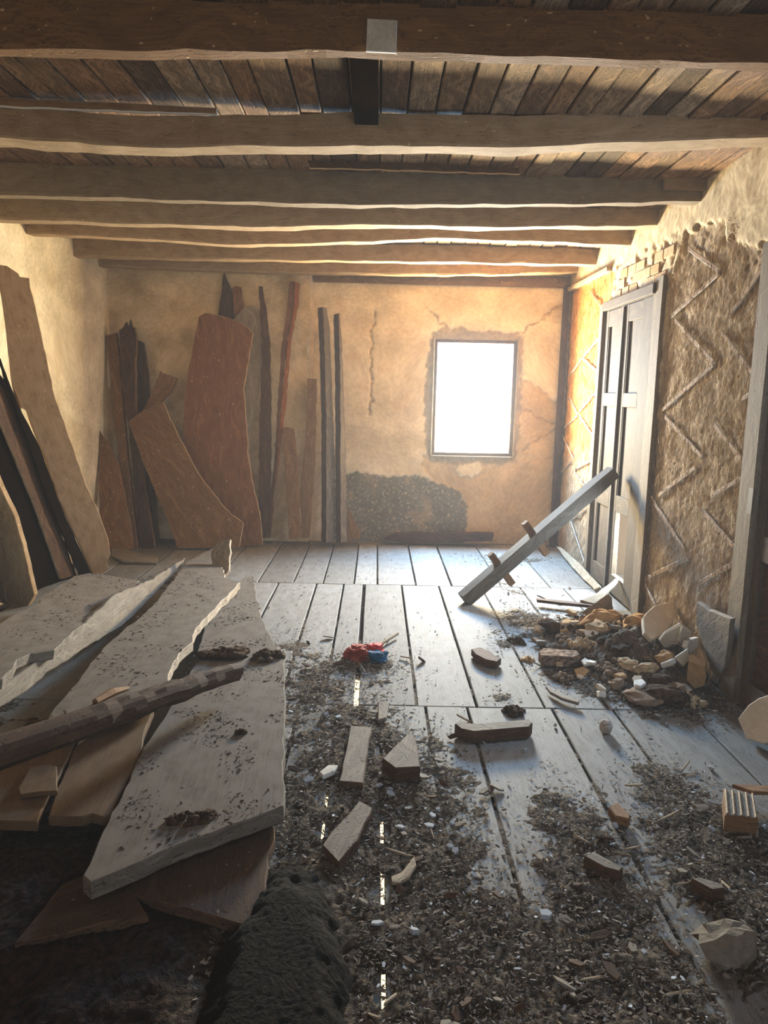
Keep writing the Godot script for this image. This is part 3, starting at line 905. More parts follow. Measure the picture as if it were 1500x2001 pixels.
func straw_and_laths() -> void:
	var rw: Node3D = get_node("wall_right")
	var pairs := [[Vector2(-6.579, 2.32), Vector2(-5.908, 2.012)], [Vector2(-5.906, 2.003), Vector2(-6.692, 1.787)], [Vector2(-6.69, 1.778), Vector2(-5.977, 1.581)], [Vector2(-6.002, 1.565), Vector2(-6.723, 1.309)], [Vector2(-6.68, 1.282), Vector2(-6.033, 1.062)], [Vector2(-6.692, 1.787), Vector2(-7.109, 1.638)], [Vector2(-6.752, 1.28), Vector2(-7.321, 1.127)], [Vector2(-7.059, 1.43), Vector2(-6.772, 1.298)], [Vector2(-6.787, 0.793), Vector2(-6.025, 0.976)], [Vector2(-7.24, 0.73), Vector2(-6.881, 0.859)], [Vector2(-6.72, 0.771), Vector2(-6.363, 0.689)], [Vector2(-7.333, 1.106), Vector2(-6.827, 0.898)], [Vector2(-6.751, 0.323), Vector2(-6.21, 0.046)], [Vector2(-6.755, 0.342), Vector2(-6.106, 0.578)], [Vector2(-4.537, 2.305), Vector2(-4.117, 2.12)], [Vector2(-4.112, 2.098), Vector2(-4.705, 1.944)], [Vector2(-4.648, 1.913), Vector2(-4.085, 1.649)], [Vector2(-4.08, 1.626), Vector2(-4.727, 1.383)], [Vector2(-4.681, 1.337), Vector2(-4.115, 1.138)], [Vector2(-4.188, 1.071), Vector2(-4.686, 0.852)], [Vector2(-4.811, 0.813), Vector2(-4.256, 0.601)], [Vector2(-4.198, 0.55), Vector2(-4.815, 0.282)], [Vector2(-4.806, 0.24), Vector2(-4.612, 0.164)], [Vector2(-3.6, 2.075), Vector2(-3.951, 1.861)], [Vector2(-3.998, 1.789), Vector2(-3.573, 1.539)], [Vector2(-3.546, 1.509), Vector2(-3.706, 1.458)], [Vector2(-3.991, 1.32), Vector2(-3.573, 1.122)], [Vector2(-3.589, 1.1), Vector2(-3.94, 0.947)], [Vector2(-4.057, 0.859), Vector2(-3.661, 0.736)], [Vector2(-3.633, 0.654), Vector2(-4.002, 0.461)]]
	for i in pairs.size():
		var a: Vector2 = pairs[i][0]
		var b: Vector2 = pairs[i][1]
		var dir := Vector3(0, b.y - a.y, b.x - a.x).normalized()
		var l := a.distance_to(b)
		var w := 0.022 if a.x < -5.5 else 0.026
		var m := slab(PackedVector2Array([Vector2(0, -w / 2), Vector2(l, -w / 2 * 0.8), Vector2(l + 0.01, w / 2), Vector2(-0.01, w / 2 * 0.9)]), dir, Vector3.LEFT.cross(dir), 0.01, 0.0025, i + 3)
		put("lath", m, [wood_lath], rw, Vector3(-0.011, a.y, a.x + 4.0))
	# loose straw standing out of the mud
	var rng := RandomNumberGenerator.new()
	rng.seed = 91
	var st := stick_mesh([Vector3(0, -0.5, 0), Vector3(0, 0.0, 0.06), Vector3(0, 0.5, 0)], [0.012, 0.014, 0.006], 3, 2)
	var big := fn(301, 1.0, 4)
	var mm := MultiMesh.new()
	mm.transform_format = MultiMesh.TRANSFORM_3D
	mm.use_colors = true
	mm.mesh = st
	mm.instance_count = 9000
	for i in 9000:
		var first := rng.randf() < 0.32
		var z := rng.randf_range(-7.15, -6.15) if first else rng.randf_range(-4.8, -3.6)
		var y := rng.randf_range(0.03, 2.36 if first else 2.3 + 0.12 * sin(z * 9.0) - 0.2 * smoothstep(-4.1, -3.7, z))
		var l := rng.randf_range(0.03, 0.1)
		var lean_a := rng.randfn(0.0, 0.5)
		var b := Basis(Vector3.RIGHT, lean_a) * Basis(Vector3.BACK, rng.randf_range(-0.18, 0.06)) * Basis(Vector3.UP, rng.randf_range(0, TAU))
		b = b.scaled_local(Vector3(l * 0.7 + 0.02, l, l * 0.7 + 0.02))
		mm.set_instance_transform(i, Transform3D(b, Vector3(-rng.randf_range(0.0, 0.016), y, z + 4.0)))
		var c := lin(130, 108, 82).lerp(lin(196, 172, 136), rng.randf())
		if first and y > 0.9:
			c = c.lerp(lin(206, 150, 78), 0.7)
		if y < 0.9:
			c = c.lerp(lin(168, 150, 128), 0.8 * rng.randf())
		mm.set_instance_color(i, c)
	var o := MultiMeshInstance3D.new()
	o.name = "straw"
	o.multimesh = mm
	o.material_override = tinted
	o.set_meta("kind", "stuff")
	rw.add_child(o, true)

# how deep dirt lies at a place on the floor (metres, below zero where the planks are bare)
var dirt_noise: FastNoiseLite
func dirt(x: float, z: float) -> float:
	var heaps := [
		[-0.25, -3.55, 0.30, 0.45, 1.0], [0.02, -3.9, 0.28, 0.28, 0.75], [-0.5, -4.2, 0.18, 0.5, 0.6], [0.0, -2.95, 0.28, 0.40, 1.2], [-0.1, -2.4, 0.35, 0.5, 1.2], [0.15, -1.9, 0.33, 0.5, 1.3],
		[0.10, -1.45, 0.6, 0.4, 1.5], [0.75, -2.45, 0.16, 0.35, 0.8], [0.72, -1.95, 0.14, 0.4, 1.1], [0.66, -1.6, 0.14, 0.3, 1.0], [1.12, -2.55, 0.16, 0.45, 0.9], [1.25, -2.2, 0.2, 0.45, 1.1], [1.15, -1.8, 0.15, 0.25, 0.9], [0.5, -3.0, 0.1, 0.15, 0.4], [0.64, -2.0, 0.09, 0.5, 0.8], [0.3, -2.6, 0.12, 0.3, 0.6], [1.02, -2.0, 0.09, 0.5, 0.6],
		[1.35, -4.2, 0.28, 0.55, 1.6], [1.25, -3.75, 0.35, 0.3, 1.3], [1.0, -4.7, 0.25, 0.4, 1.0], [1.5, -3.4, 0.25, 0.25, 1.0], [1.2, -6.6, 0.45, 0.3, 0.85], [1.1, -5.6, 0.3, 0.4, 0.6], [0.75, -4.3, 0.1, 0.2, 0.6], [0.63, -3.5, 0.07, 0.12, 0.7],
		[-1.1, -1.9, 0.7, 0.5, 1.6], [-1.8, -2.6, 0.6, 0.8, 1.3], [-0.9, -6.2, 0.5, 0.25, 0.4], [-1.6, -5.6, 0.4, 0.4, 0.9], [-0.2, -4.6, 0.06, 0.15, 0.35]]
	var m := 0.0
	for h in heaps:
		var dx: float = (x - h[0]) / h[2]
		var dz: float = (z - h[1]) / h[3]
		m += h[4] * exp(-(dx * dx + dz * dz))
	return minf(m, 1.6)

func floor_dirt() -> void:
	dirt_noise = fn(401, 1.0, 4)
	var slits := [[-0.15, -2.56, 0.03, 0.09], [-0.15, -2.34, 0.02, 0.05], [-0.07, -3.62, 0.05, 0.24], [0.045, -2.03, 0.03, 0.06], [0.045, -2.32, 0.02, 0.05], [0.045, -2.91, 0.02, 0.05], [0.045, -1.64, 0.02, 0.05], [0.45, -2.07, 0.02, 0.05]]
	var shape := func(a: float, b: float):
		var x := XL + a
		var z := -1.2 - b
		var m := dirt(x, z)
		var n1 := dirt_noise.get_noise_2d(x * 5.0, z * 5.0)
		var n2 := dirt_noise.get_noise_2d(x * 30.0 + 9.0, z * 30.0)
		var h := -0.016 + 0.017 * m + 0.016 * n1 * minf(1.0, m + 0.3) + 0.011 * n2 * minf(m + 0.2, 1.0)
		for s in slits:
			var q := Vector2((x - s[0]) / s[2], (z - s[1]) / s[3])
			h -= 0.05 * smoothstep(1.2, 0.8, q.length())
		if h < -0.014:
			return null
		h = minf(h, 0.05)
		var c := lin(94, 80, 67).lerp(lin(140, 125, 109), clampf(0.5 + 0.9 * n2 + 0.5 * n1, 0.0, 1.0))
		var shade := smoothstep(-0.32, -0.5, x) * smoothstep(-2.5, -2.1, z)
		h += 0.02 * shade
		c = c.lerp(lin(62, 46, 34), shade)  # shade of the near left corner painted into the earth
		return [h, c]
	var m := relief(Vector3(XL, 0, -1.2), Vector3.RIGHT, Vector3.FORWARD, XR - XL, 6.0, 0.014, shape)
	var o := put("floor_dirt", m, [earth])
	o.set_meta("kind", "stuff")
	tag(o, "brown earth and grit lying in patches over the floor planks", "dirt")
	# rubble heap by the right wall
	var heap := func(a: float, b: float):
		var x := 0.75 + a
		var z := -3.2 - b
		var d := Vector2((x - 1.5) / 0.48, (z + 4.15) / 0.72)
		var n1 := dirt_noise.get_noise_2d(x * 6.0 + 40.0, z * 6.0)
		var n2 := dirt_noise.get_noise_2d(x * 24.0 + 40.0, z * 24.0)
		var h := -0.03 + 0.16 * exp(-d.length_squared() * 1.6) * (1.0 + 0.8 * n1) + 0.02 * n2
		if h < -0.014:
			return null
		return [minf(h, 0.3), lin(104, 86, 70).lerp(lin(146, 126, 104), clampf(0.5 + n2 + 0.4 * n1, 0.0, 1.0))]
	var hp := put("rubble_heap", relief(Vector3(0.75, 0, -3.2), Vector3.RIGHT, Vector3.FORWARD, 0.98, 1.9, 0.016, heap), [earth])
	tag(hp, "heap of crumbled brown earth at the foot of the straw wall between the doors", "rubble")
	# foreground mound, shaped and darkened to stand for a cast shadow
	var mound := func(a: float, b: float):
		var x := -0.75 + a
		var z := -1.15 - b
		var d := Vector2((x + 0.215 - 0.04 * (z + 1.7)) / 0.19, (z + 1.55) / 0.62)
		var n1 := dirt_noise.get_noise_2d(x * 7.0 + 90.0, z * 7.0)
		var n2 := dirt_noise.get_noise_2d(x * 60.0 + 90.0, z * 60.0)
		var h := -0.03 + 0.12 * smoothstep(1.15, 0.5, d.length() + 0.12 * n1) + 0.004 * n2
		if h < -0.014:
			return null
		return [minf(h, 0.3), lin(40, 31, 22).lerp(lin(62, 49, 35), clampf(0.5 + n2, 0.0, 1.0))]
	var md := put("shadow_mound", relief(Vector3(-0.75, 0, -1.15), Vector3.RIGHT, Vector3.FORWARD, 1.0, 1.25, 0.008, mound), [earth_soft])
	tag(md, "low mound of earth shaped and darkened as a cast shadow in the near foreground", "earth")

func prop_timber(a: Vector3, b: Vector3) -> void:
	var t := thing("prop_timber", Vector3(a.x, 0, a.z))
	tag(t, "squared grey timber with two pegs leaning from the floor up to the door", "timber")
	var d := (b - a).normalized()
	var path := []
	var r := []
	for i in 9:
		path.append(a.lerp(b, i / 8.0) - t.position)
		r.append(0.066 if i < 8 else 0.058)
	put("beam", stick_mesh(path, r, 4, 7, 0.06, PI / 4), [wood_weathered], t)
	var up := d.cross(Vector3(0.25, 0, 1)).normalized()
	if up.y < 0.0:
		up = -up
	for k in [0.24, 0.47]:
		var c: Vector3 = a.lerp(b, k) - t.position
		var m := stick_mesh([c - up * 0.15, c, c + up * (0.12 + 0.06 * k)], [0.032, 0.032, 0.03], 4, int(k * 90), 0.05, PI / 4)
		put("peg", m, [wood_brown], t)

func cloth_bundle(at: Vector3) -> void:
	var t := thing("cloth_bundle", at)
	tag(t, "crumpled bundle of red cloth with a blue knot lying on the dirt mid-floor", "cloth")
	var red := plain_mat(Color8(150, 62, 46), 0.8)
	var pink := plain_mat(Color8(205, 84, 78), 0.8)
	var blue := plain_mat(Color8(32, 82, 114), 0.8)
	put("red_cloth", lump_mesh(Vector3(0.15, 0.10, 0.13), 12, 0.4, 26, 34), [red], t, Vector3(-0.03, 0.035, -0.02))
	put("pink_fold", lump_mesh(Vector3(0.08, 0.06, 0.07), 19, 0.5, 20, 26), [pink], t, Vector3(0.06, 0.05, -0.05))
	put("blue_cloth", lump_mesh(Vector3(0.095, 0.07, 0.09), 25, 0.45, 20, 28), [blue], t, Vector3(0.07, 0.03, 0.03))

func things() -> void:
	board("leaning_plank", "dark pointed splinter plank standing tallest behind the broad red-brown slab", "plank", "planks leaning against the far wall", Vector3(-1.417, 0.093, -7.133), Vector3(0.009, 1, -0.027), Vector3(-1, 0.009, 0), [Vector2(2.407, 0.028), Vector2(2.205, -0.052), Vector2(1.912, -0.068), Vector2(0.002, -0.073), Vector2(-0.002, 0.073), Vector2(2.027, 0.078)], 0.022, wood_dark, null, 0.004)
	board("leaning_plank", "red-brown plank end with rounded top just right of the tallest pointed splinter", "plank", "planks leaning against the far wall", Vector3(-1.28, 0.077, -7.103), Vector3(-0.006, 0.999, -0.036), Vector3(-1, -0.006, 0), [Vector2(2.284, 0.051), Vector2(2.299, 0.013), Vector2(2.29, -0.029), Vector2(2.14, -0.047), Vector2(1.929, -0.031), Vector2(0.001, -0.049), Vector2(-0.001, 0.049), Vector2(1.927, 0.035)], 0.015, wood_red, null, 0.004)
	board("leaning_plank", "pale plank with rounded top and live edge standing behind the broad red-brown slab", "plank", "planks leaning against the far wall", Vector3(-1.237, 0.117, -7.027), Vector3(0.03, 0.998, -0.063), Vector3(-1, 0.03, -0.002), [Vector2(1.953, 0.155), Vector2(2.073, 0.066), Vector2(2.091, -0.013), Vector2(2.048, -0.08), Vector2(1.806, -0.122), Vector2(1.42, -0.112), Vector2(1.013, -0.051), Vector2(0.912, -0.035), Vector2(0.003, -0.058), Vector2(-0.003, 0.058), Vector2(0.906, 0.088)], 0.02, wood_pale, null, 0.004)
	board("leaning_plank", "broad red-brown slab with curved live edge, largest of the boards at the far wall", "plank", "planks leaning against the far wall", Vector3(-1.255, 0.006, -6.92), Vector3(-0.042, 0.997, -0.063), Vector3(-0.999, -0.042, 0.003), [Vector2(2.097, 0.282), Vector2(2.128, 0.216), Vector2(2.079, 0.01), Vector2(1.994, -0.162), Vector2(1.929, -0.201), Vector2(1.679, -0.15), Vector2(1.441, -0.099), Vector2(1.103, -0.115), Vector2(0.827, -0.118), Vector2(0.549, -0.155), Vector2(0.301, -0.208), Vector2(0.005, -0.221), Vector2(-0.005, 0.221), Vector2(0.092, 0.501), Vector2(0.802, 0.483), Vector2(1.128, 0.464), Vector2(1.498, 0.428), Vector2(1.767, 0.361)], 0.03, wood_red, wood_pale_edge, 0.004)
	board("leaning_plank", "narrow dark plank with a pointed top beside the right edge of the broad slab", "plank", "planks leaning against the far wall", Vector3(-1.025, 0.071, -6.984), Vector3(-0.02, 0.998, -0.063), Vector3(-1, -0.02, 0.001), [Vector2(2.307, 0.022), Vector2(2.307, -0.01), Vector2(2.07, -0.044), Vector2(1.786, -0.074), Vector2(1.304, -0.077), Vector2(0.816, -0.072), Vector2(0.005, -0.053), Vector2(-0.005, 0.053), Vector2(0.976, 0.04), Vector2(1.546, 0.009), Vector2(1.818, 0.001), Vector2(2.056, 0.016)], 0.02, wood_dark, null, 0.004)
	board("leaning_plank", "tall red-brown plank tilted right with a bright orange split edge", "plank", "planks leaning against the far wall", Vector3(-0.999, 0.064, -7.073), Vector3(0.083, 0.996, -0.045), Vector3(-0.997, 0.083, -0.004), [Vector2(2.37, 0.022), Vector2(2.375, -0.025), Vector2(2.129, -0.038), Vector2(1.806, -0.006), Vector2(1.317, -0.003), Vector2(0.823, -0.014), Vector2(0.466, -0.012), Vector2(0.002, -0.014), Vector2(-0.002, 0.014), Vector2(0.439, 0.015), Vector2(0.82, 0.015), Vector2(1.314, 0.03), Vector2(1.801, 0.041), Vector2(2.122, 0.023)], 0.025, wood_red, null, 0.004)
	board("leaning_plank", "bright orange split batten lying along the tilted red-brown plank", "plank", "planks leaning against the far wall", Vector3(-0.928, 0.597, -7.035), Vector3(0.1, 0.993, -0.066), Vector3(-0.973, 0.111, 0.202), [Vector2(1.835, 0.03), Vector2(1.826, -0.022), Vector2(1.675, -0.03), Vector2(1.272, 0), Vector2(0.787, -0.016), Vector2(0.327, -0.01), Vector2(0.01, -0.006), Vector2(-0.01, 0.006), Vector2(0.291, 0.01), Vector2(0.782, 0.026), Vector2(1.267, 0.033), Vector2(1.59, 0.012)], 0.02, wood_orange, null, 0.004)
	board("leaning_plank", "short brown plank leaning left of the pair of grey-edged posts", "plank", "planks leaning against the far wall", Vector3(-0.735, 0.086, -6.911), Vector3(-0.072, 0.989, -0.126), Vector3(-0.997, -0.072, 0.009), [Vector2(1.03, 0.061), Vector2(1.037, 0.009), Vector2(1.015, -0.046), Vector2(0.726, -0.068), Vector2(0.007, -0.053), Vector2(-0.007, 0.053), Vector2(0.572, 0.054)], 0.03, wood_brown, null, 0.004)
	board("leaning_plank", "thin weathered plank standing in front of the plaster step edge", "plank", "planks leaning against the far wall", Vector3(-0.644, 0.079, -7.005), Vector3(0.029, 0.998, -0.063), Vector3(-1, 0.029, -0.002), [Vector2(1.481, 0.042), Vector2(1.48, -0.038), Vector2(0.979, -0.055), Vector2(0.484, -0.052), Vector2(0.002, -0.038), Vector2(-0.002, 0.038), Vector2(0.565, 0.061), Vector2(0.974, 0.035)], 0.03, wood_brown, null, 0.004)
	board("leaning_post", "grey-edged post with a rounded top, left one of the pair right of the plaster step", "post", "planks leaning against the far wall", Vector3(-0.413, 0.04, -7.007), Vector3(-0.038, 0.999, -0.039), Vector3(-0.743, -0.002, 0.669), [Vector2(2.158, 0.023), Vector2(2.153, -0.03), Vector2(1.987, -0.06), Vector2(1.348, -0.071), Vector2(0.689, -0.082), Vector2(-0.006, -0.049), Vector2(0.006, 0.049), Vector2(1.184, 0.012), Vector2(1.886, 0.014)], 0.075, wood_grey, wood_dark, 0.004)  # grey face and dark sides put light and shade into the materials
	board("leaning_post", "grey-edged post with a pointed top, right one of the pair right of the plaster step", "post", "planks leaning against the far wall", Vector3(-0.285, 0.043, -7.002), Vector3(-0.035, 0.998, -0.045), Vector3(-0.743, 0.004, 0.669), [Vector2(2.101, 0.011), Vector2(2.107, -0.007), Vector2(1.889, -0.025), Vector2(1.506, -0.034), Vector2(0.857, -0.049), Vector2(-0.005, -0.04), Vector2(0.005, 0.04), Vector2(1.505, 0.008)], 0.075, wood_grey, wood_dark, 0.004)  # grey and dark sides again stand for light and shade
	board("board_scrap", "small triangular board scrap on the floor beside the pair of grey-edged posts", "board", "planks leaning against the far wall", Vector3(-0.198, 0.058, -7.059), Vector3(-0.24, 0.959, -0.153), Vector3(-0.971, -0.237, 0.038), [Vector2(0.343, -0.023), Vector2(0.032, -0.077), Vector2(-0.008, -0.058), Vector2(0.008, 0.058)], 0.02, wood_brown, null, 0.004)
	board("leaning_post", "narrow brown post second from the left wall in the far corner", "post", "planks leaning against the far wall", Vector3(-2.167, -0.018, -6.747), Vector3(-0.129, 0.977, -0.169), Vector3(-0.992, -0.127, 0.022), [Vector2(1.97, 0.057), Vector2(1.988, -0.042), Vector2(1.796, -0.045), Vector2(1.048, -0.033), Vector2(0.535, -0.026), Vector2(-0.001, -0.035), Vector2(0.001, 0.035), Vector2(0.543, 0.048), Vector2(1.059, 0.064), Vector2(1.665, 0.052)], 0.05, wood_brown, null, 0.004)
	board("leaning_plank", "dark plank with a jagged broken top in the far left corner", "plank", "planks leaning against the far wall", Vector3(-2.052, -0.043, -6.754), Vector3(-0.107, 0.984, -0.143), Vector3(-0.994, -0.106, 0.015), [Vector2(2.025, 0.076), Vector2(2.05, 0.037), Vector2(2.102, 0.004), Vector2(2.046, -0.009), Vector2(2.122, -0.035), Vector2(2.042, -0.051), Vector2(2.05, -0.065), Vector2(1.97, -0.081), Vector2(1.535, -0.028), Vector2(1.166, -0.013), Vector2(0.56, -0.037), Vector2(0.091, -0.073), Vector2(-0.011, -0.073), Vector2(0.011, 0.073), Vector2(0.615, 0.065), Vector2(1.21, 0.071), Vector2(1.578, 0.093)], 0.04, wood_dark, wood_brown, 0.004)
	board("leaning_plank", "dark splintered plank end behind the jagged plank in the far left corner", "plank", "planks leaning against the far wall", Vector3(-2.046, 0.021, -6.932), Vector3(-0.059, 0.993, -0.104), Vector3(-0.998, -0.058, 0.006), [Vector2(1.869, 0.05), Vector2(1.835, -0.004), Vector2(1.741, -0.018), Vector2(1.522, -0.034), Vector2(0.994, -0.02), Vector2(-0.002, -0.047), Vector2(0.002, 0.047), Vector2(0.998, 0.097)], 0.03, wood_dark, null, 0.004)
	board("leaning_plank", "short dark board sticking up slantwise behind the wide brown board", "plank", "planks leaning against the far wall", Vector3(-2.134, 1.103, -6.99), Vector3(0.463, 0.88, -0.104), Vector3(-0.886, 0.46, -0.054), [Vector2(0.507, 0.091), Vector2(0.503, 0.069), Vector2(0.524, -0.073), Vector2(0.38, -0.082), Vector2(0.27, -0.046), Vector2(0.025, -0.045), Vector2(-0.025, 0.045), Vector2(0.098, 0.063), Vector2(0.244, 0.067), Vector2(0.386, 0.069)], 0.022, wood_brown, wood_dark, 0.004)
	board("leaning_plank", "low brown board with a cut sloping top at the foot of the left wall", "plank", "planks leaning against the far wall", Vector3(-2.202, 0.033, -6.512), Vector3(-0.222, 0.916, -0.333), Vector3(-0.975, -0.208, 0.076), [Vector2(1.134, 0.046), Vector2(0.943, -0.029), Vector2(0.764, -0.082), Vector2(0.233, -0.107), Vector2(-0.012, -0.104), Vector2(0.012, 0.104), Vector2(0.332, 0.15)], 0.025, wood_brown, null, 0.004)
	board("leaning_plank", "wide brown board leaning diagonally in front of the broad red-brown slab", "plank", "planks leaning against the far wall", Vector3(-1.489, 0.029, -6.705), Vector3(-0.565, 0.814, -0.133), Vector3(-0.825, -0.558, 0.091), [Vector2(1.342, -0.021), Vector2(1.357, -0.157), Vector2(1.318, -0.378), Vector2(1.156, -0.349), Vector2(0.876, -0.314), Vector2(0.624, -0.287), Vector2(0.438, -0.302), Vector2(0.264, -0.315), Vector2(0.139, -0.338), Vector2(0.016, -0.383), Vector2(-0.148, -0.238), Vector2(0.148, 0.238), Vector2(0.425, 0.166), Vector2(0.939, 0.077)], 0.03, wood_brown, wood_pale_edge, 0.004)
	board("fallen_timber", "dark timber lying along the foot of the far wall under the window", "timber", "", Vector3(0.55, 0.04, -7.131), Vector3(0.999, 0.034, -0.001), Vector3(-0.034, 0.999, -0.03), [Vector2(-0.456, 0.031), Vector2(-0.333, 0.084), Vector2(0.598, 0.081), Vector2(0.584, -0.003), Vector2(0.083, -0.011), Vector2(-0.211, -0.017)], 0.09, wood_dark, null, 0.003)
	board("leaning_slab", "tall wide slab with wavy right edge leaning on the left wall, dusty at its foot", "slab", "boards leaning on the left wall", Vector3(-2.135, -0.006, -5.808), Vector3(-0.141, 0.95, 0.279), Vector3(-0.74, -0.288, 0.608), [Vector2(2.348, 0.054), Vector2(2.321, -0.031), Vector2(2.265, -0.086), Vector2(2.241, -0.092), Vector2(2.224, -0.147), Vector2(2.16, -0.131), Vector2(2.038, -0.131), Vector2(1.83, -0.111), Vector2(1.601, -0.091), Vector2(1.406, -0.071), Vector2(1.226, -0.083), Vector2(0.937, -0.092), Vector2(0.723, -0.099), Vector2(0.48, -0.129), Vector2(0.242, -0.136), Vector2(0.118, -0.117), Vector2(0.069, -0.073), Vector2(0.006, -0.068), Vector2(-0.019, 0.016), Vector2(0.013, 0.052), Vector2(0.118, 0.063), Vector2(0.404, 0.095), Vector2(0.691, 0.121), Vector2(1.082, 0.121), Vector2(1.307, 0.137), Vector2(1.373, 0.134), Vector2(1.404, 0.163), Vector2(1.571, 0.172), Vector2(1.778, 0.19), Vector2(1.888, 0.204)], 0.04, wood_slab, wood_pale_edge, 0.003)
	board("leaning_slab", "black board deepest in the stack behind the tall wavy slab", "slab", "boards leaning on the left wall", Vector3(-2.348, -0.005, -5.467), Vector3(-0.071, 0.949, 0.306), Vector3(-0.272, -0.314, 0.91), [Vector2(1.696, 0.001), Vector2(1.522, -0.071), Vector2(1.029, -0.132), Vector2(-0.076, -0.236), Vector2(0.076, 0.236), Vector2(0.748, 0.183), Vector2(1.09, 0.24)], 0.02, wood_soot, wood_soot, 0.004)  # black face also fills the shaded gap behind the stack
	board("leaning_slab", "dark board directly behind the tall wavy slab at the left wall", "slab", "boards leaning on the left wall", Vector3(-2.205, 0.002, -5.707), Vector3(-0.109, 0.895, 0.433), Vector3(-0.26, -0.446, 0.857), [Vector2(1.79, -0.004), Vector2(1.427, -0.004), Vector2(1.298, -0.029), Vector2(1.049, -0.043), Vector2(0.653, -0.022), Vector2(-0.036, -0.057), Vector2(0.036, 0.057), Vector2(0.692, 0.067), Vector2(1.143, 0.047), Vector2(1.555, 0.029)], 0.02, wood_soot, wood_soot, 0.005)
	board("leaning_slab", "thin board with a pale worn edge in the dark stack at the left wall", "slab", "boards leaning on the left wall", Vector3(-2.289, 0.023, -5.56), Vector3(-0.099, 0.912, 0.397), Vector3(-0.264, -0.409, 0.874), [Vector2(1.601, -0.022), Vector2(1.483, -0.049), Vector2(1.09, -0.066), Vector2(0.573, -0.088), Vector2(-0.037, -0.071), Vector2(0.037, 0.071), Vector2(0.683, 0.053), Vector2(1.414, 0.075)], 0.02, wood_dark, wood_pale, 0.002)  # pale edge material carries the light along the edge
	board("leaning_slab", "short pale grey slab at the left edge in front of the black stack", "slab", "boards leaning on the left wall", Vector3(-2.442, -0.002, -4.93), Vector3(0.03, 0.988, 0.152), Vector3(-0.954, 0.074, -0.292), [Vector2(0.98, 0.014), Vector2(0.817, -0.044), Vector2(0.623, -0.136), Vector2(0.451, -0.172), Vector2(0.102, -0.227), Vector2(0.01, -0.168), Vector2(-0.008, 0.011), Vector2(-0.002, 0.157)], 0.04, wood_grey, wood_pale_edge, 0.003)
	board("floor_board", "pale dusty slab with a waney edge lying topmost at the left of the heap", "board", "boards heaped on the floor", Vector3(-1.692, 0.179, -4.915), Vector3(0.156, 0.06, 0.986), Vector3(0.981, -0.121, -0.148), [Vector2(0.678, -0.306), Vector2(0.021, -0.275), Vector2(-0.126, -0.216), Vector2(-0.11, -0.041), Vector2(-0.054, 0.128), Vector2(0.29, 0.128), Vector2(0.891, 0.048), Vector2(1.497, 0.018), Vector2(1.674, 0.007), Vector2(1.76, -0.064), Vector2(1.858, -0.086), Vector2(1.97, -0.077), Vector2(2.1, -0.069), Vector2(2.149, -0.113), Vector2(1.477, -0.33), Vector2(1.088, -0.318), Vector2(0.85, -0.271)], 0.045, wood_dusty, wood_grey, 0.006)
	board("floor_board", "narrow grey board tipped on its edge between the two wide heaped slabs", "board", "boards heaped on the floor", Vector3(-1.446, 0.092, -4.964), Vector3(-0.002, 0.038, 0.999), Vector3(0.196, -0.98, 0.037), [Vector2(-0.804, -0.084), Vector2(0.025, -0.097), Vector2(0.743, -0.153), Vector2(1.465, -0.09), Vector2(2.047, -0.093), Vector2(2.185, -0.11), Vector2(2.225, -0.022), Vector2(1.913, -0.004), Vector2(1.708, -0.014), Vector2(0.579, 0.038), Vector2(0.099, 0.006), Vector2(-0.678, -0.044)], 0.03, wood_grey, wood_dusty, 0.005)
	board("floor_board", "wide dusty slab with a white bark edge sloping across the middle of the heap", "board", "boards heaped on the floor", Vector3(-1.163, 0.15, -5.255), Vector3(0.069, 0.025, 0.997), Vector3(0.997, -0.03, -0.068), [Vector2(-0.378, -0.227), Vector2(-1.105, -0.098), Vector2(0.103, 0.124), Vector2(0.246, 0.238), Vector2(0.951, 0.172), Vector2(1.337, 0.129), Vector2(1.59, 0.15), Vector2(1.787, 0.116), Vector2(2.017, 0.127), Vector2(2.266, 0.159), Vector2(2.448, 0.027), Vector2(2.604, -0.205), Vector2(2.519, -0.219), Vector2(2.093, -0.237), Vector2(1.722, -0.255), Vector2(0.898, -0.192), Vector2(0.184, -0.21)], 0.05, wood_dusty, bark_lit, 0.007)
	board("floor_board", "upturned pale board end sticking up at the far tip of the heap", "board", "boards heaped on the floor", Vector3(-1.101, 0.073, -5.431), Vector3(0.183, -0.653, 0.735), Vector3(0.965, 0.263, -0.006), [Vector2(-0.343, -0.033), Vector2(-0.355, 0.008), Vector2(-0.341, 0.072), Vector2(-0.059, 0.05), Vector2(0, 0), Vector2(-0.114, -0.074), Vector2(-0.273, -0.092)], 0.03, wood_grey, bark_lit, 0.006)
	board("floor_board", "largest dusty board of the heap, pointing at the viewer with a slanting sawn end", "board", "boards heaped on the floor", Vector3(-0.689, 0.115, -3.326), Vector3(0.083, 0.007, 0.997), Vector3(0.996, 0.023, -0.083), [Vector2(-1.738, -0.122), Vector2(-2.059, -0.075), Vector2(-2.085, -0.011), Vector2(-1.559, 0.043), Vector2(-0.991, 0.121), Vector2(-0.674, 0.186), Vector2(-0.272, 0.279), Vector2(0.352, 0.306), Vector2(0.802, 0.313), Vector2(1.094, 0.33), Vector2(1.196, 0.169), Vector2(1.285, 0.023), Vector2(1.436, -0.18), Vector2(1.403, -0.209), Vector2(1.188, -0.214), Vector2(0.933, -0.209), Vector2(0.631, -0.213), Vector2(0.221, -0.177), Vector2(-0.241, -0.157), Vector2(-0.92, -0.202)], 0.055, wood_dusty, bark_grey, 0.005)
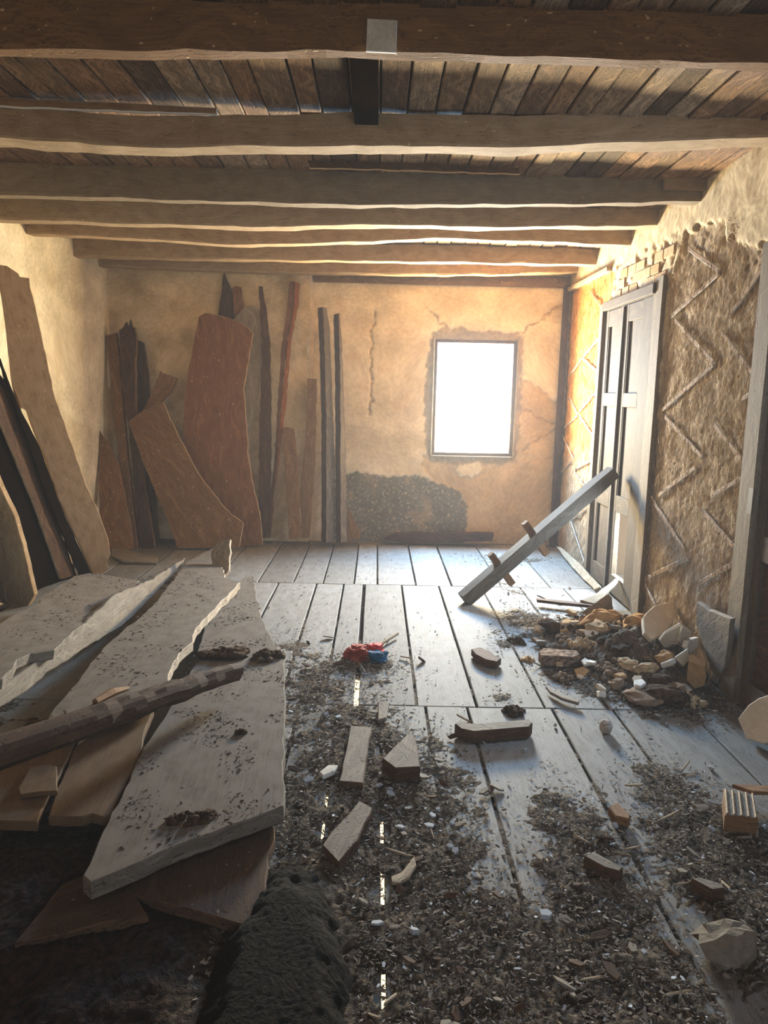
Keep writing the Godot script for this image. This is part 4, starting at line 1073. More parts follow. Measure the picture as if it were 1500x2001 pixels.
	board("floor_board", "plain dusty board below the brown pole at the left edge, wider of two side by side", "board", "boards heaped on the floor", Vector3(-0.925, 0.106, -2.49), Vector3(0.102, -0.023, 0.994), Vector3(0.995, 0, -0.102), [Vector2(-0.222, -0.16), Vector2(-0.37, -0.099), Vector2(-0.524, 0.07), Vector2(-0.36, 0.068), Vector2(-0.143, 0.095), Vector2(-0.039, 0.091), Vector2(0.058, 0.087), Vector2(0.16, 0.082), Vector2(0.255, 0.085), Vector2(0.265, 0.055), Vector2(0.245, 0.019), Vector2(0.26, -0.008), Vector2(0.252, -0.113), Vector2(0.133, -0.134), Vector2(0.029, -0.138)], 0.035, wood_tan, wood_tan, 0.004)
	board("floor_board", "dusty board at the left edge beneath the brown pole, with a loose fragment on it", "board", "boards heaped on the floor", Vector3(-1.156, 0.11, -2.496), Vector3(0.243, -0.034, 0.97), Vector3(0.97, 0.012, -0.242), [Vector2(-0.147, -0.198), Vector2(-0.218, -0.067), Vector2(-0.293, 0.104), Vector2(-0.145, 0.086), Vector2(0.046, 0.075), Vector2(0.164, 0.06), Vector2(0.319, 0.045), Vector2(0.274, -0.104)], 0.035, wood_tan, wood_tan, 0.004)
	board("board_fragment", "small broken board fragment lying on the dusty board at the left edge", "board", "", Vector3(-1.124, 0.128, -2.416), Vector3(0.227, -0.035, 0.973), Vector3(0.974, 0.013, -0.226), [Vector2(0.053, -0.053), Vector2(-0.084, -0.04), Vector2(-0.088, 0.009), Vector2(-0.073, 0.048), Vector2(0.098, 0.073), Vector2(0.093, -0.037)], 0.018, wood_tan, wood_tan, 0.004)
	board("floor_board", "dark low board under the slanting end of the largest board, right end frayed", "board", "boards heaped on the floor", Vector3(-0.424, 0.053, -2.012), Vector3(0.096, 0, 0.995), Vector3(0.995, 0.016, -0.096), [Vector2(-0.287, 0.13), Vector2(-0.169, 0.154), Vector2(-0.086, 0.132), Vector2(0.171, 0.133), Vector2(0.225, 0.114), Vector2(0.208, 0.06), Vector2(0.164, -0.025), Vector2(0.094, -0.145), Vector2(0.048, -0.265), Vector2(-0.119, -0.212), Vector2(-0.248, -0.077)], 0.035, wood_umber, wood_dark, 0.006)
	board("floor_board", "lowest dark board in the shadowed bottom left corner of the floor", "board", "boards heaped on the floor", Vector3(-0.776, 0.048, -1.87), Vector3(-0.705, 0.011, 0.709), Vector3(0.709, -0.013, 0.705), [Vector2(0.176, 0.016), Vector2(0.111, -0.036), Vector2(-0.009, -0.14), Vector2(-0.109, -0.128), Vector2(-0.141, -0.004), Vector2(-0.12, 0.15), Vector2(-0.016, 0.097), Vector2(0.107, 0.046)], 0.035, wood_umber, wood_dark, 0.006)
	board("floor_board", "thin curled board lying on the floor at the foot of the corner planks", "board", "boards heaped on the floor", Vector3(-2.064, 0.035, -6.316), Vector3(0.774, -0.055, 0.631), Vector3(0.631, -0.017, -0.775), [Vector2(-0.311, 0.017), Vector2(-0.245, 0.085), Vector2(0.185, 0.142), Vector2(0.334, 0.028), Vector2(0.13, -0.154), Vector2(-0.093, -0.118)], 0.02, wood_grey, null, 0.003)
	var pole := put("fallen_pole", stick_mesh([Vector3(-0.596, 0.212, -3.208), Vector3(-0.623, 0.222, -3.155), Vector3(-0.651, 0.23, -3.102), Vector3(-0.677, 0.237, -3.047), Vector3(-0.704, 0.244, -2.995), Vector3(-0.727, 0.253, -2.94), Vector3(-0.753, 0.255, -2.886), Vector3(-0.784, 0.265, -2.835), Vector3(-0.81, 0.273, -2.78), Vector3(-0.837, 0.278, -2.726), Vector3(-0.861, 0.285, -2.671), Vector3(-0.888, 0.294, -2.618), Vector3(-0.913, 0.301, -2.566), Vector3(-0.94, 0.311, -2.51), Vector3(-0.965, 0.314, -2.456), Vector3(-1.173, 0.36, -2.066)], [0.036, 0.037, 0.039, 0.039, 0.041, 0.041, 0.041, 0.043, 0.045, 0.045, 0.045, 0.046, 0.047, 0.05, 0.051, 0.055], 18, 5, 0.28), [wood_umber])
	tag(pole, "rough brown round pole lying across the heap of dusty boards", "pole")
	tag(put("bark_splinter", stick_mesh([Vector3(-0.961, 0.36, -2.516), Vector3(-0.942, 0.348, -2.634), Vector3(-0.924, 0.315, -2.753)], [0.012, 0.018, 0.008], 5, 8, 0.2), [wood_brown]), "short splinter of bark lying on top of the brown pole", "splinter")
	prop_timber(Vector3(0.633, 0.03, -5.127), Vector3(1.72, 0.915, -5.459))
	board("plaster_slab", "large cream plaster slab with a clipped corner leaning on the right wall", "plaster", "plaster slabs fallen by the right wall", Vector3(1.554, 0.167, -4.012), Vector3(-0.596, -0.2, 0.778), Vector3(0.766, -0.432, 0.476), [Vector2(-0.085, -0.103), Vector2(-0.25, -0.099), Vector2(-0.414, -0.021), Vector2(-0.278, 0.035), Vector2(-0.1, 0.038), Vector2(0.062, 0.006), Vector2(0.038, -0.044)], 0.03, plaster_piece, null, 0.007)
	board("plaster_slab", "cream plaster slab below the large clipped one, long and narrow", "plaster", "plaster slabs fallen by the right wall", Vector3(1.601, 0.096, -3.943), Vector3(0.168, 0.817, 0.551), Vector3(-0.977, 0.212, -0.017), [Vector2(0.057, 0.069), Vector2(0.125, 0.069), Vector2(0.207, 0.014), Vector2(0.11, -0.023), Vector2(0, 0)], 0.025, plaster_piece, null, 0.007)
	board("plaster_slab", "small upright plaster shard between the clipped slab and the grey board", "plaster", "plaster slabs fallen by the right wall", Vector3(1.68, 0.125, -3.891), Vector3(-0.267, 0.769, 0.581), Vector3(-0.963, -0.241, -0.123), [Vector2(0.204, 0.017), Vector2(0.139, -0.024), Vector2(0, 0), Vector2(0.087, 0.042)], 0.02, plaster_piece, null, 0.007)
	board("plaster_slab", "white rounded plaster lump touching the grey leaning board", "plaster", "plaster slabs fallen by the right wall", Vector3(1.684, 0.143, -3.818), Vector3(0.726, -0.003, -0.688), Vector3(-0.043, 0.998, -0.05), [Vector2(-0.038, 0.056), Vector2(0.086, 0.049), Vector2(0.076, 0.001), Vector2(-0.01, -0.022), Vector2(-0.066, 0.021)], 0.03, plaster_white, null, 0.007)
	board("plaster_slab", "pale triangular plaster shard above the ochre clay block", "plaster", "plaster slabs fallen by the right wall", Vector3(1.585, 0.12, -3.7), Vector3(0.13, 0.889, 0.439), Vector3(-0.788, 0.362, -0.499), [Vector2(-0.003, 0.04), Vector2(0.08, 0.004), Vector2(0.029, -0.021), Vector2(-0.026, -0.019)], 0.02, plaster_white, null, 0.007)
	board("clay_block", "ochre clay block with a squared face beside the grey leaning board", "clay", "plaster slabs fallen by the right wall", Vector3(1.61, 0.044, -3.576), Vector3(-0.259, 0.953, 0.157), Vector3(-0.873, -0.162, -0.461), [Vector2(0.145, 0.023), Vector2(0.109, -0.055), Vector2(-0.003, -0.044), Vector2(-0.023, 0.005), Vector2(0.026, 0.038)], 0.06, clay_piece, null, 0.007)
	board("grey_board", "smooth grey board leaning on the straw wall beside the near door frame", "board", "", Vector3(1.759, 0.019, -3.661), Vector3(-0.14, 0.642, 0.754), Vector3(-0.144, 0.74, -0.657), [Vector2(0.152, 0.395), Vector2(0.257, 0.303), Vector2(0.474, 0.158), Vector2(0.359, 0.101), Vector2(0.183, 0.024), Vector2(0, 0), Vector2(-0.008, 0.102), Vector2(0.012, 0.22), Vector2(0.02, 0.324)], 0.025, wood_grey, null, 0.003)
	board("plaster_slab", "pale plaster slab at the right edge of the floor near the second door", "plaster", "plaster slabs fallen by the right wall", Vector3(1.609, 0.052, -3.028), Vector3(0.238, 0.899, -0.367), Vector3(-0.534, -0.194, -0.823), [Vector2(0.048, 0.06), Vector2(0.115, 0.019), Vector2(0.156, -0.017), Vector2(0.19, -0.101), Vector2(0.012, -0.148), Vector2(-0.03, -0.067), Vector2(-0.019, 0.007)], 0.05, plaster_piece, null, 0.007)
	board("pale_board", "sky-lit pale board lying in front of the hole in the door", "board", "", Vector3(1.518, 0.076, -5.06), Vector3(0.711, 0.261, -0.653), Vector3(-0.697, 0.148, -0.701), [Vector2(-0.072, 0.06), Vector2(0.016, 0.026), Vector2(0.152, 0.02), Vector2(0.372, 0.028), Vector2(0.304, -0.011), Vector2(0.106, -0.04), Vector2(-0.05, -0.046)], 0.02, wood_pale, null, 0.007)
	board("board_chunk", "grey chunk of board wedged below the hole in the door", "board", "", Vector3(1.457, 0.088, -4.631), Vector3(0.946, 0.201, -0.255), Vector3(-0.104, 0.931, 0.35), [Vector2(-0.121, 0.022), Vector2(-0.026, 0.072), Vector2(0.058, 0.114), Vector2(0.082, -0.001), Vector2(0.039, -0.02)], 0.05, wood_grey, null, 0.007)
	board("fallen_board", "long pale board lying along the foot of the right wall beyond the door", "board", "", Vector3(1.674, 0.041, -6.016), Vector3(-0.022, -0.023, 1), Vector3(0.536, 0.844, 0.031), [Vector2(-0.903, 0), Vector2(-0.802, 0.028), Vector2(-0.134, 0.044), Vector2(0.555, 0.036), Vector2(0.494, -0.013), Vector2(-0.145, -0.023)], 0.025, wood_pale, null, 0.003)
	board("wood_offcut", "dark channelled timber offcut with a hooked left end in the middle of the floor", "wood", "", Vector3(0.497, 0.06, -3.051), Vector3(0.993, 0, -0.114), Vector3(-0.114, 0, -0.993), [Vector2(-0.137, 0.016), Vector2(-0.107, 0.05), Vector2(-0.091, 0.023), Vector2(-0.045, 0.009), Vector2(0.199, 0.037), Vector2(0.201, 0.001), Vector2(0.175, -0.038), Vector2(-0.074, -0.063), Vector2(-0.122, -0.035)], 0.055, wood_grey, wood_dark, 0.001)  # offcuts with dark edges have the shade of their sides painted in
	board("wood_offcut", "straight grey plank offcut lying lengthways among the chips in the centre", "wood", "", Vector3(-0.054, 0.04, -2.811), Vector3(-0.067, 0, 0.998), Vector3(0.998, 0, 0.067), [Vector2(-0.243, -0.048), Vector2(-0.242, 0.044), Vector2(-0.009, 0.045), Vector2(0.23, 0.045), Vector2(0.221, -0.042), Vector2(0.043, -0.043)], 0.03, wood_grey, wood_dark, 0.003)
	board("wood_offcut", "wedge-shaped wood block with a dark sawn face right of the plank offcut", "wood", "", Vector3(0.132, 0.07, -2.778), Vector3(-0.19, 0, 0.982), Vector3(0.982, 0, 0.19), [Vector2(0.082, -0.068), Vector2(-0.043, -0.035), Vector2(-0.169, 0.001), Vector2(-0.127, 0.029), Vector2(0.114, 0.082), Vector2(0.143, -0.01)], 0.06, wood_grey, wood_dark, 0.003)  # dark edge material stands for shade on the near face
	board("wood_offcut", "grey plank offcut lying slantwise in front of the dark earth mound", "wood", "", Vector3(-0.059, 0.045, -2.273), Vector3(-0.333, 0, 0.943), Vector3(0.943, 0, 0.333), [Vector2(-0.176, -0.032), Vector2(-0.149, 0.025), Vector2(-0.047, 0.036), Vector2(0.05, 0.043), Vector2(0.174, 0.029), Vector2(0.115, -0.051), Vector2(0.034, -0.05)], 0.03, wood_grey, wood_dark, 0.003)
	board("wood_offcut", "short pale offcut standing up among chips beyond the plank offcut", "wood", "", Vector3(0.056, 0.03, -3.249), Vector3(-0.06, 0, 0.998), Vector3(0.998, 0, 0.06), [Vector2(-0.096, -0.025), Vector2(-0.089, 0.023), Vector2(0.08, 0.019), Vector2(0.105, -0.018)], 0.02, wood_grey, null, 0.003)
	board("wood_offcut", "squarish ribbed wood block at the right edge of the floor", "wood", "", Vector3(1.287, 0.075, -2.42), Vector3(-0.394, 0, 0.919), Vector3(0.919, 0, 0.394), [Vector2(-0.084, -0.058), Vector2(-0.089, 0.026), Vector2(-0.017, 0.041), Vector2(0.085, 0.047), Vector2(0.105, -0.056)], 0.07, wood_grey, wood_brown, 0.003)
	ribs.append([Vector3(1.27, 0.078, -2.504), Vector3(1.204, 0.078, -2.346)])
	ribs.append([Vector3(1.291, 0.078, -2.498), Vector3(1.225, 0.078, -2.341)])
	ribs.append([Vector3(1.312, 0.078, -2.492), Vector3(1.247, 0.078, -2.335)])
	ribs.append([Vector3(1.333, 0.078, -2.485), Vector3(1.268, 0.078, -2.33)])
	ribs.append([Vector3(1.353, 0.078, -2.479), Vector3(1.289, 0.078, -2.324)])
	for r in ribs:
		put("rib", stick_mesh([r[0], r[1]], [0.004, 0.004], 4, 3), [wood_pale], get_node("wood_offcut_005"), -get_node("wood_offcut_005").position)
	board("wood_offcut", "thin splinter board behind the ribbed wood block", "wood", "", Vector3(1.42, 0.05, -2.57), Vector3(0.986, 0, 0.168), Vector3(0.168, 0, -0.986), [Vector2(-0.085, 0.012), Vector2(0.045, 0.031), Vector2(0.065, -0.016), Vector2(-0.025, -0.027)], 0.015, wood_brown, null, 0.003)
	board("wood_offcut", "small brown wood block beside a floor seam on the right", "wood", "", Vector3(0.866, 0.04, -2.414), Vector3(0.179, 0, 0.984), Vector3(0.984, 0, -0.179), [Vector2(-0.036, -0.022), Vector2(-0.057, 0.019), Vector2(0.024, 0.026), Vector2(0.046, 0.006), Vector2(0.022, -0.029)], 0.035, wood_brown, null, 0.003)
	board("wood_offcut", "bark-edged plank bit half buried in chips left of a floor seam", "wood", "", Vector3(0.723, 0.05, -2.109), Vector3(0.707, 0, 0.708), Vector3(0.708, 0, -0.707), [Vector2(-0.061, -0.015), Vector2(-0.052, 0.025), Vector2(0.05, 0.02), Vector2(0.054, -0.008), Vector2(0.009, -0.023)], 0.045, wood_grey, wood_dark, 0.003)  # shade on the sides painted with the dark wood
	board("wood_offcut", "dark flat board bit among chips near the right edge", "wood", "", Vector3(1.003, 0.05, -2.017), Vector3(0.84, 0, 0.543), Vector3(0.543, 0, -0.84), [Vector2(-0.05, -0.006), Vector2(-0.033, 0.017), Vector2(0.033, 0.017), Vector2(0.041, 0), Vector2(0.01, -0.027)], 0.045, wood_grey, wood_dark, 0.003)
	board("wood_offcut", "curved pale wood chip in the chips right of the bright floor gap", "wood", "", Vector3(0.11, 0.03, -2.081), Vector3(-0.5, 0, 0.866), Vector3(0.866, 0, 0.5), [Vector2(0.042, -0.023), Vector2(0.006, -0.006), Vector2(-0.047, -0.006), Vector2(-0.083, -0.011), Vector2(-0.045, 0.016), Vector2(0.013, 0.025), Vector2(0.054, 0.013), Vector2(0.061, -0.008)], 0.012, wood_pale, null, 0.003)
	board("brick_fragment", "layered brick fragment lying at the left foot of the rubble heap", "brick", "", Vector3(1.013, 0.075, -3.934), Vector3(0.99, 0, 0.139), Vector3(0.139, 0, -0.99), [Vector2(-0.108, 0.007), Vector2(-0.077, 0.065), Vector2(0.105, 0.058), Vector2(0.107, -0.017), Vector2(0.07, -0.056), Vector2(-0.096, -0.057)], 0.06, brick_piece, brick_piece, 0.003)
	board("plaster_flake", "white plaster flake on the front of the rubble heap", "plaster", "", Vector3(1.307, 0.08, -3.512), Vector3(-0.528, 0, 0.849), Vector3(0.849, 0, 0.528), [Vector2(-0.013, -0.03), Vector2(-0.057, -0.001), Vector2(-0.016, 0.032), Vector2(0.046, 0.012), Vector2(0.04, -0.013)], 0.02, plaster_white, null, 0.003)
	board("plaster_flake", "white plaster flake left of the plank offcut in the centre", "plaster", "", Vector3(-0.155, 0.03, -2.694), Vector3(-0.515, 0, 0.857), Vector3(0.857, 0, 0.515), [Vector2(0.035, -0.022), Vector2(-0.029, -0.024), Vector2(-0.051, 0.009), Vector2(-0.005, 0.026), Vector2(0.05, 0.012)], 0.02, plaster_white, null, 0.003)
	board("dark_stick", "thin dark stick lying in front of the sky-lit board by the door", "stick", "", Vector3(1.326, 0.05, -5.056), Vector3(0.95, 0, 0.313), Vector3(0.313, 0, -0.95), [Vector2(-0.201, 0.028), Vector2(-0.019, 0.031), Vector2(0.214, 0.029), Vector2(0.21, -0.026), Vector2(-0.013, -0.036), Vector2(-0.191, -0.026)], 0.02, wood_dark, null, 0.003)
	board("lath_bit", "two-pronged dark lath bit lying on the boards by the rubble", "lath", "", Vector3(0.915, 0.03, -3.465), Vector3(0.536, 0, 0.844), Vector3(0.844, 0, -0.536), [Vector2(-0.116, 0.014), Vector2(-0.072, 0.012), Vector2(-0.003, 0.004), Vector2(0.094, 0.026), Vector2(0.113, -0.002), Vector2(0.035, -0.029), Vector2(-0.049, -0.025)], 0.015, wood_grey, null, 0.003)
	board("bark_chunk", "dark bark chunk on the clean boards in front of the prop timber", "bark", "", Vector3(0.624, 0.045, -3.972), Vector3(0.385, 0, 0.923), Vector3(0.923, 0, -0.385), [Vector2(-0.102, -0.026), Vector2(-0.12, 0.027), Vector2(-0.023, 0.048), Vector2(0.079, 0.041), Vector2(0.122, -0.001), Vector2(0.067, -0.038), Vector2(-0.022, -0.05)], 0.04, wood_dark, null, 0.008)
	lump("mortar_lump", "big flat-topped grey mortar lump at the lower right of the floor", "mortar", "", Vector3(0.955, 0, -1.79), Vector3(0.16, 0.1, 0.13), mortar, 0, 0.28)
	clump("grit_clod", "heap of dark chips and grit clotted beside the channelled offcut", "clod", "", Vector3(0.665, 0, -3.315), Vector3(0.11, 0.07, 0.1), earth_dark, 0.5)
	lump("stone", "egg-shaped grey stone standing on the boards right of the offcut", "stone", "", Vector3(1.028, 0, -3.116), Vector3(0.055, 0.075, 0.055), stone_grey, 0, 0.12)
	lump("clay_lump", "ochre clay lump under the sky-lit board at the door", "clay", "", Vector3(1.407, 0.06, -4.432), Vector3(0.28, 0.14, 0.16), clay_piece, 0.2, 0.28)
	lump("clay_lump", "second ochre clay lump between door jamb and cream plaster slab", "clay", "", Vector3(1.54, 0.07, -4.292), Vector3(0.16, 0.15, 0.14), clay_piece, 1, 0.28)
	lump("clay_lump", "tan clay lump with a flat top at the front of the rubble heap", "clay", "", Vector3(1.411, 0.03, -3.721), Vector3(0.13, 0.09, 0.1), clay_tan, 0.4, 0.28)
	lump("clay_lump", "tan clay lump left of the flat-topped one in the rubble heap", "clay", "", Vector3(1.343, 0.04, -3.793), Vector3(0.13, 0.07, 0.1), clay_tan, 2, 0.28)
	lump("clay_lump", "brown clay lump under the pale triangular plaster shard", "clay", "", Vector3(1.553, 0.05, -3.823), Vector3(0.13, 0.1, 0.1), clay_piece, 1.4, 0.28)
	clump("earth_clod", "dark earth clod on the largest board beside the end of the pole", "clod", "", Vector3(-0.739, 0.12, -3.677), Vector3(0.3, 0.07, 0.14), earth_dark, 0.3)
	clump("earth_clod", "dark earth clod at the right edge of the largest board beyond the pole", "clod", "", Vector3(-0.529, 0.12, -3.651), Vector3(0.17, 0.07, 0.12), earth_dark, 0.6)
	clump("earth_clod", "tuft-like clod of straw and earth near the slanting end of the largest board", "clod", "", Vector3(-0.548, 0.125, -2.187), Vector3(0.14, 0.04, 0.08), earth_dark, 0.2)
	clump("bark_lump", "small dark bark lump on the largest board below the pole", "bark", "", Vector3(-0.505, 0.125, -2.791), Vector3(0.05, 0.03, 0.03), earth_dark, 0)
	lump("rubble_clod", "brown crumbling earth clod in the rubble heap by the right wall", "clod", "clods in the rubble heap", Vector3(1.097, 0.01, -4.498), Vector3(0.141, 0.089, 0.122), [earth_brown, clay_tan, earth_dark, earth_brown][2], 1.793)
	clump("rubble_clod", "brown crumbling earth clod in the rubble heap by the right wall", "clod", "clods in the rubble heap", Vector3(1.156, 0.03, -4.295), Vector3(0.142, 0.09, 0.15), [earth_brown, clay_tan, earth_dark, earth_brown][0], 2.338)
	clump("rubble_clod", "brown crumbling earth clod in the rubble heap by the right wall", "clod", "clods in the rubble heap", Vector3(1.202, 0.05, -4.13), Vector3(0.173, 0.097, 0.11), [earth_brown, clay_tan, earth_dark, earth_brown][1], 2.436)
	lump("rubble_clod", "brown crumbling earth clod in the rubble heap by the right wall", "clod", "clods in the rubble heap", Vector3(1.331, 0.07, -4.279), Vector3(0.155, 0.094, 0.156), [earth_brown, clay_tan, earth_dark, earth_brown][1], 2.847)
	lump("rubble_clod", "brown crumbling earth clod in the rubble heap by the right wall", "clod", "clods in the rubble heap", Vector3(1.345, 0.07, -4.08), Vector3(0.213, 0.074, 0.132), [earth_brown, clay_tan, earth_dark, earth_brown][2], 0.528)
	lump("rubble_clod", "brown crumbling earth clod in the rubble heap by the right wall", "clod", "clods in the rubble heap", Vector3(1.361, 0.05, -3.945), Vector3(0.172, 0.094, 0.138), [earth_brown, clay_tan, earth_dark, earth_brown][2], 1.565)
	clump("rubble_clod", "brown crumbling earth clod in the rubble heap by the right wall", "clod", "clods in the rubble heap", Vector3(1.202, 0.04, -3.924), Vector3(0.117, 0.071, 0.115), [earth_brown, clay_tan, earth_dark, earth_brown][2], 0.948)
	clump("rubble_clod", "brown crumbling earth clod in the rubble heap by the right wall", "clod", "clods in the rubble heap", Vector3(1.454, 0.07, -4.018), Vector3(0.131, 0.075, 0.104), [earth_brown, clay_tan, earth_dark, earth_brown][1], 0.537)
	clump("rubble_clod", "brown crumbling earth clod in the rubble heap by the right wall", "clod", "clods in the rubble heap", Vector3(1.497, 0.07, -3.897), Vector3(0.127, 0.07, 0.096), [earth_brown, clay_tan, earth_dark, earth_brown][3], 0.759)
	clump("rubble_clod", "brown crumbling earth clod in the rubble heap by the right wall", "clod", "clods in the rubble heap", Vector3(1.113, 0.02, -3.896), Vector3(0.136, 0.048, 0.104), [earth_brown, clay_tan, earth_dark, earth_brown][2], 1.493)
	clump("rubble_clod", "brown crumbling earth clod in the rubble heap by the right wall", "clod", "clods in the rubble heap", Vector3(1.258, 0.03, -3.786), Vector3(0.163, 0.066, 0.126), [earth_brown, clay_tan, earth_dark, earth_brown][3], 2.094)
	clump("rubble_clod", "brown crumbling earth clod in the rubble heap by the right wall", "clod", "clods in the rubble heap", Vector3(0.99, 0.01, -3.73), Vector3(0.108, 0.043, 0.084), [earth_brown, clay_tan, earth_dark, earth_brown][3], 2.583)
	lump("rubble_clod", "brown crumbling earth clod in the rubble heap by the right wall", "clod", "clods in the rubble heap", Vector3(1.445, 0.03, -3.598), Vector3(0.113, 0.073, 0.105), [earth_brown, clay_tan, earth_dark, earth_brown][2], 0.652)
	lump("rubble_clod", "brown crumbling earth clod in the rubble heap by the right wall", "clod", "clods in the rubble heap", Vector3(1.51, 0.03, -3.536), Vector3(0.095, 0.042, 0.108), [earth_brown, clay_tan, earth_dark, earth_brown][3], 0.388)
	lump("rubble_clod", "brown crumbling earth clod in the rubble heap by the right wall", "clod", "clods in the rubble heap", Vector3(1.23, 0.01, -3.605), Vector3(0.097, 0.06, 0.073), [earth_brown, clay_tan, earth_dark, earth_brown][3], 0.921)
	lump("rubble_clod", "brown crumbling earth clod in the rubble heap by the right wall", "clod", "clods in the rubble heap", Vector3(1.3, 0.01, -3.436), Vector3(0.205, 0.067, 0.157), [earth_brown, clay_tan, earth_dark, earth_brown][0], 2.43)
	lump("rubble_clod", "brown crumbling earth clod in the rubble heap by the right wall", "clod", "clods in the rubble heap", Vector3(1.406, 0.01, -3.423), Vector3(0.218, 0.101, 0.135), [earth_brown, clay_tan, earth_dark, earth_brown][2], 2.782)
	clump("rubble_clod", "brown crumbling earth clod in the rubble heap by the right wall", "clod", "clods in the rubble heap", Vector3(1.539, 0.01, -3.447), Vector3(0.127, 0.096, 0.117), [earth_brown, clay_tan, earth_dark, earth_brown][1], 1.857)
	clump("rubble_clod", "brown crumbling earth clod in the rubble heap by the right wall", "clod", "clods in the rubble heap", Vector3(1.12, 0, -4.742), Vector3(0.093, 0.049, 0.083), [earth_brown, clay_tan, earth_dark, earth_brown][3], 0.58)
	clump("rubble_clod", "brown crumbling earth clod in the rubble heap by the right wall", "clod", "clods in the rubble heap", Vector3(0.86, 0, -4.32), Vector3(0.107, 0.058, 0.076), [earth_brown, clay_tan, earth_dark, earth_brown][2], 2.478)
	clump("rubble_clod", "brown crumbling earth clod in the rubble heap by the right wall", "clod", "clods in the rubble heap", Vector3(0.861, 0, -4.016), Vector3(0.074, 0.049, 0.067), [earth_brown, clay_tan, earth_dark, earth_brown][1], 2.26)
	cloth_bundle(Vector3(-0.039, 0, -3.968))
	tag(put("pale_stick", stick_mesh([Vector3(0.033, 0.02, -4.151), Vector3(0.152, 0.025, -4.365)], [0.011, 0.009], 8, 3, 0.05), [wood_pale]), "pale peeled stick poking out behind the red and blue cloth bundle", "stick")
	tag(put("forked_twig", stick_mesh([Vector3(-0.071, 0.02, -3.873), Vector3(-0.031, 0.012, -3.754)], [0.006, 0.005], 6, 3, 0.1), [wood_grey]), "short pale twig at the near side of the cloth bundle", "twig")

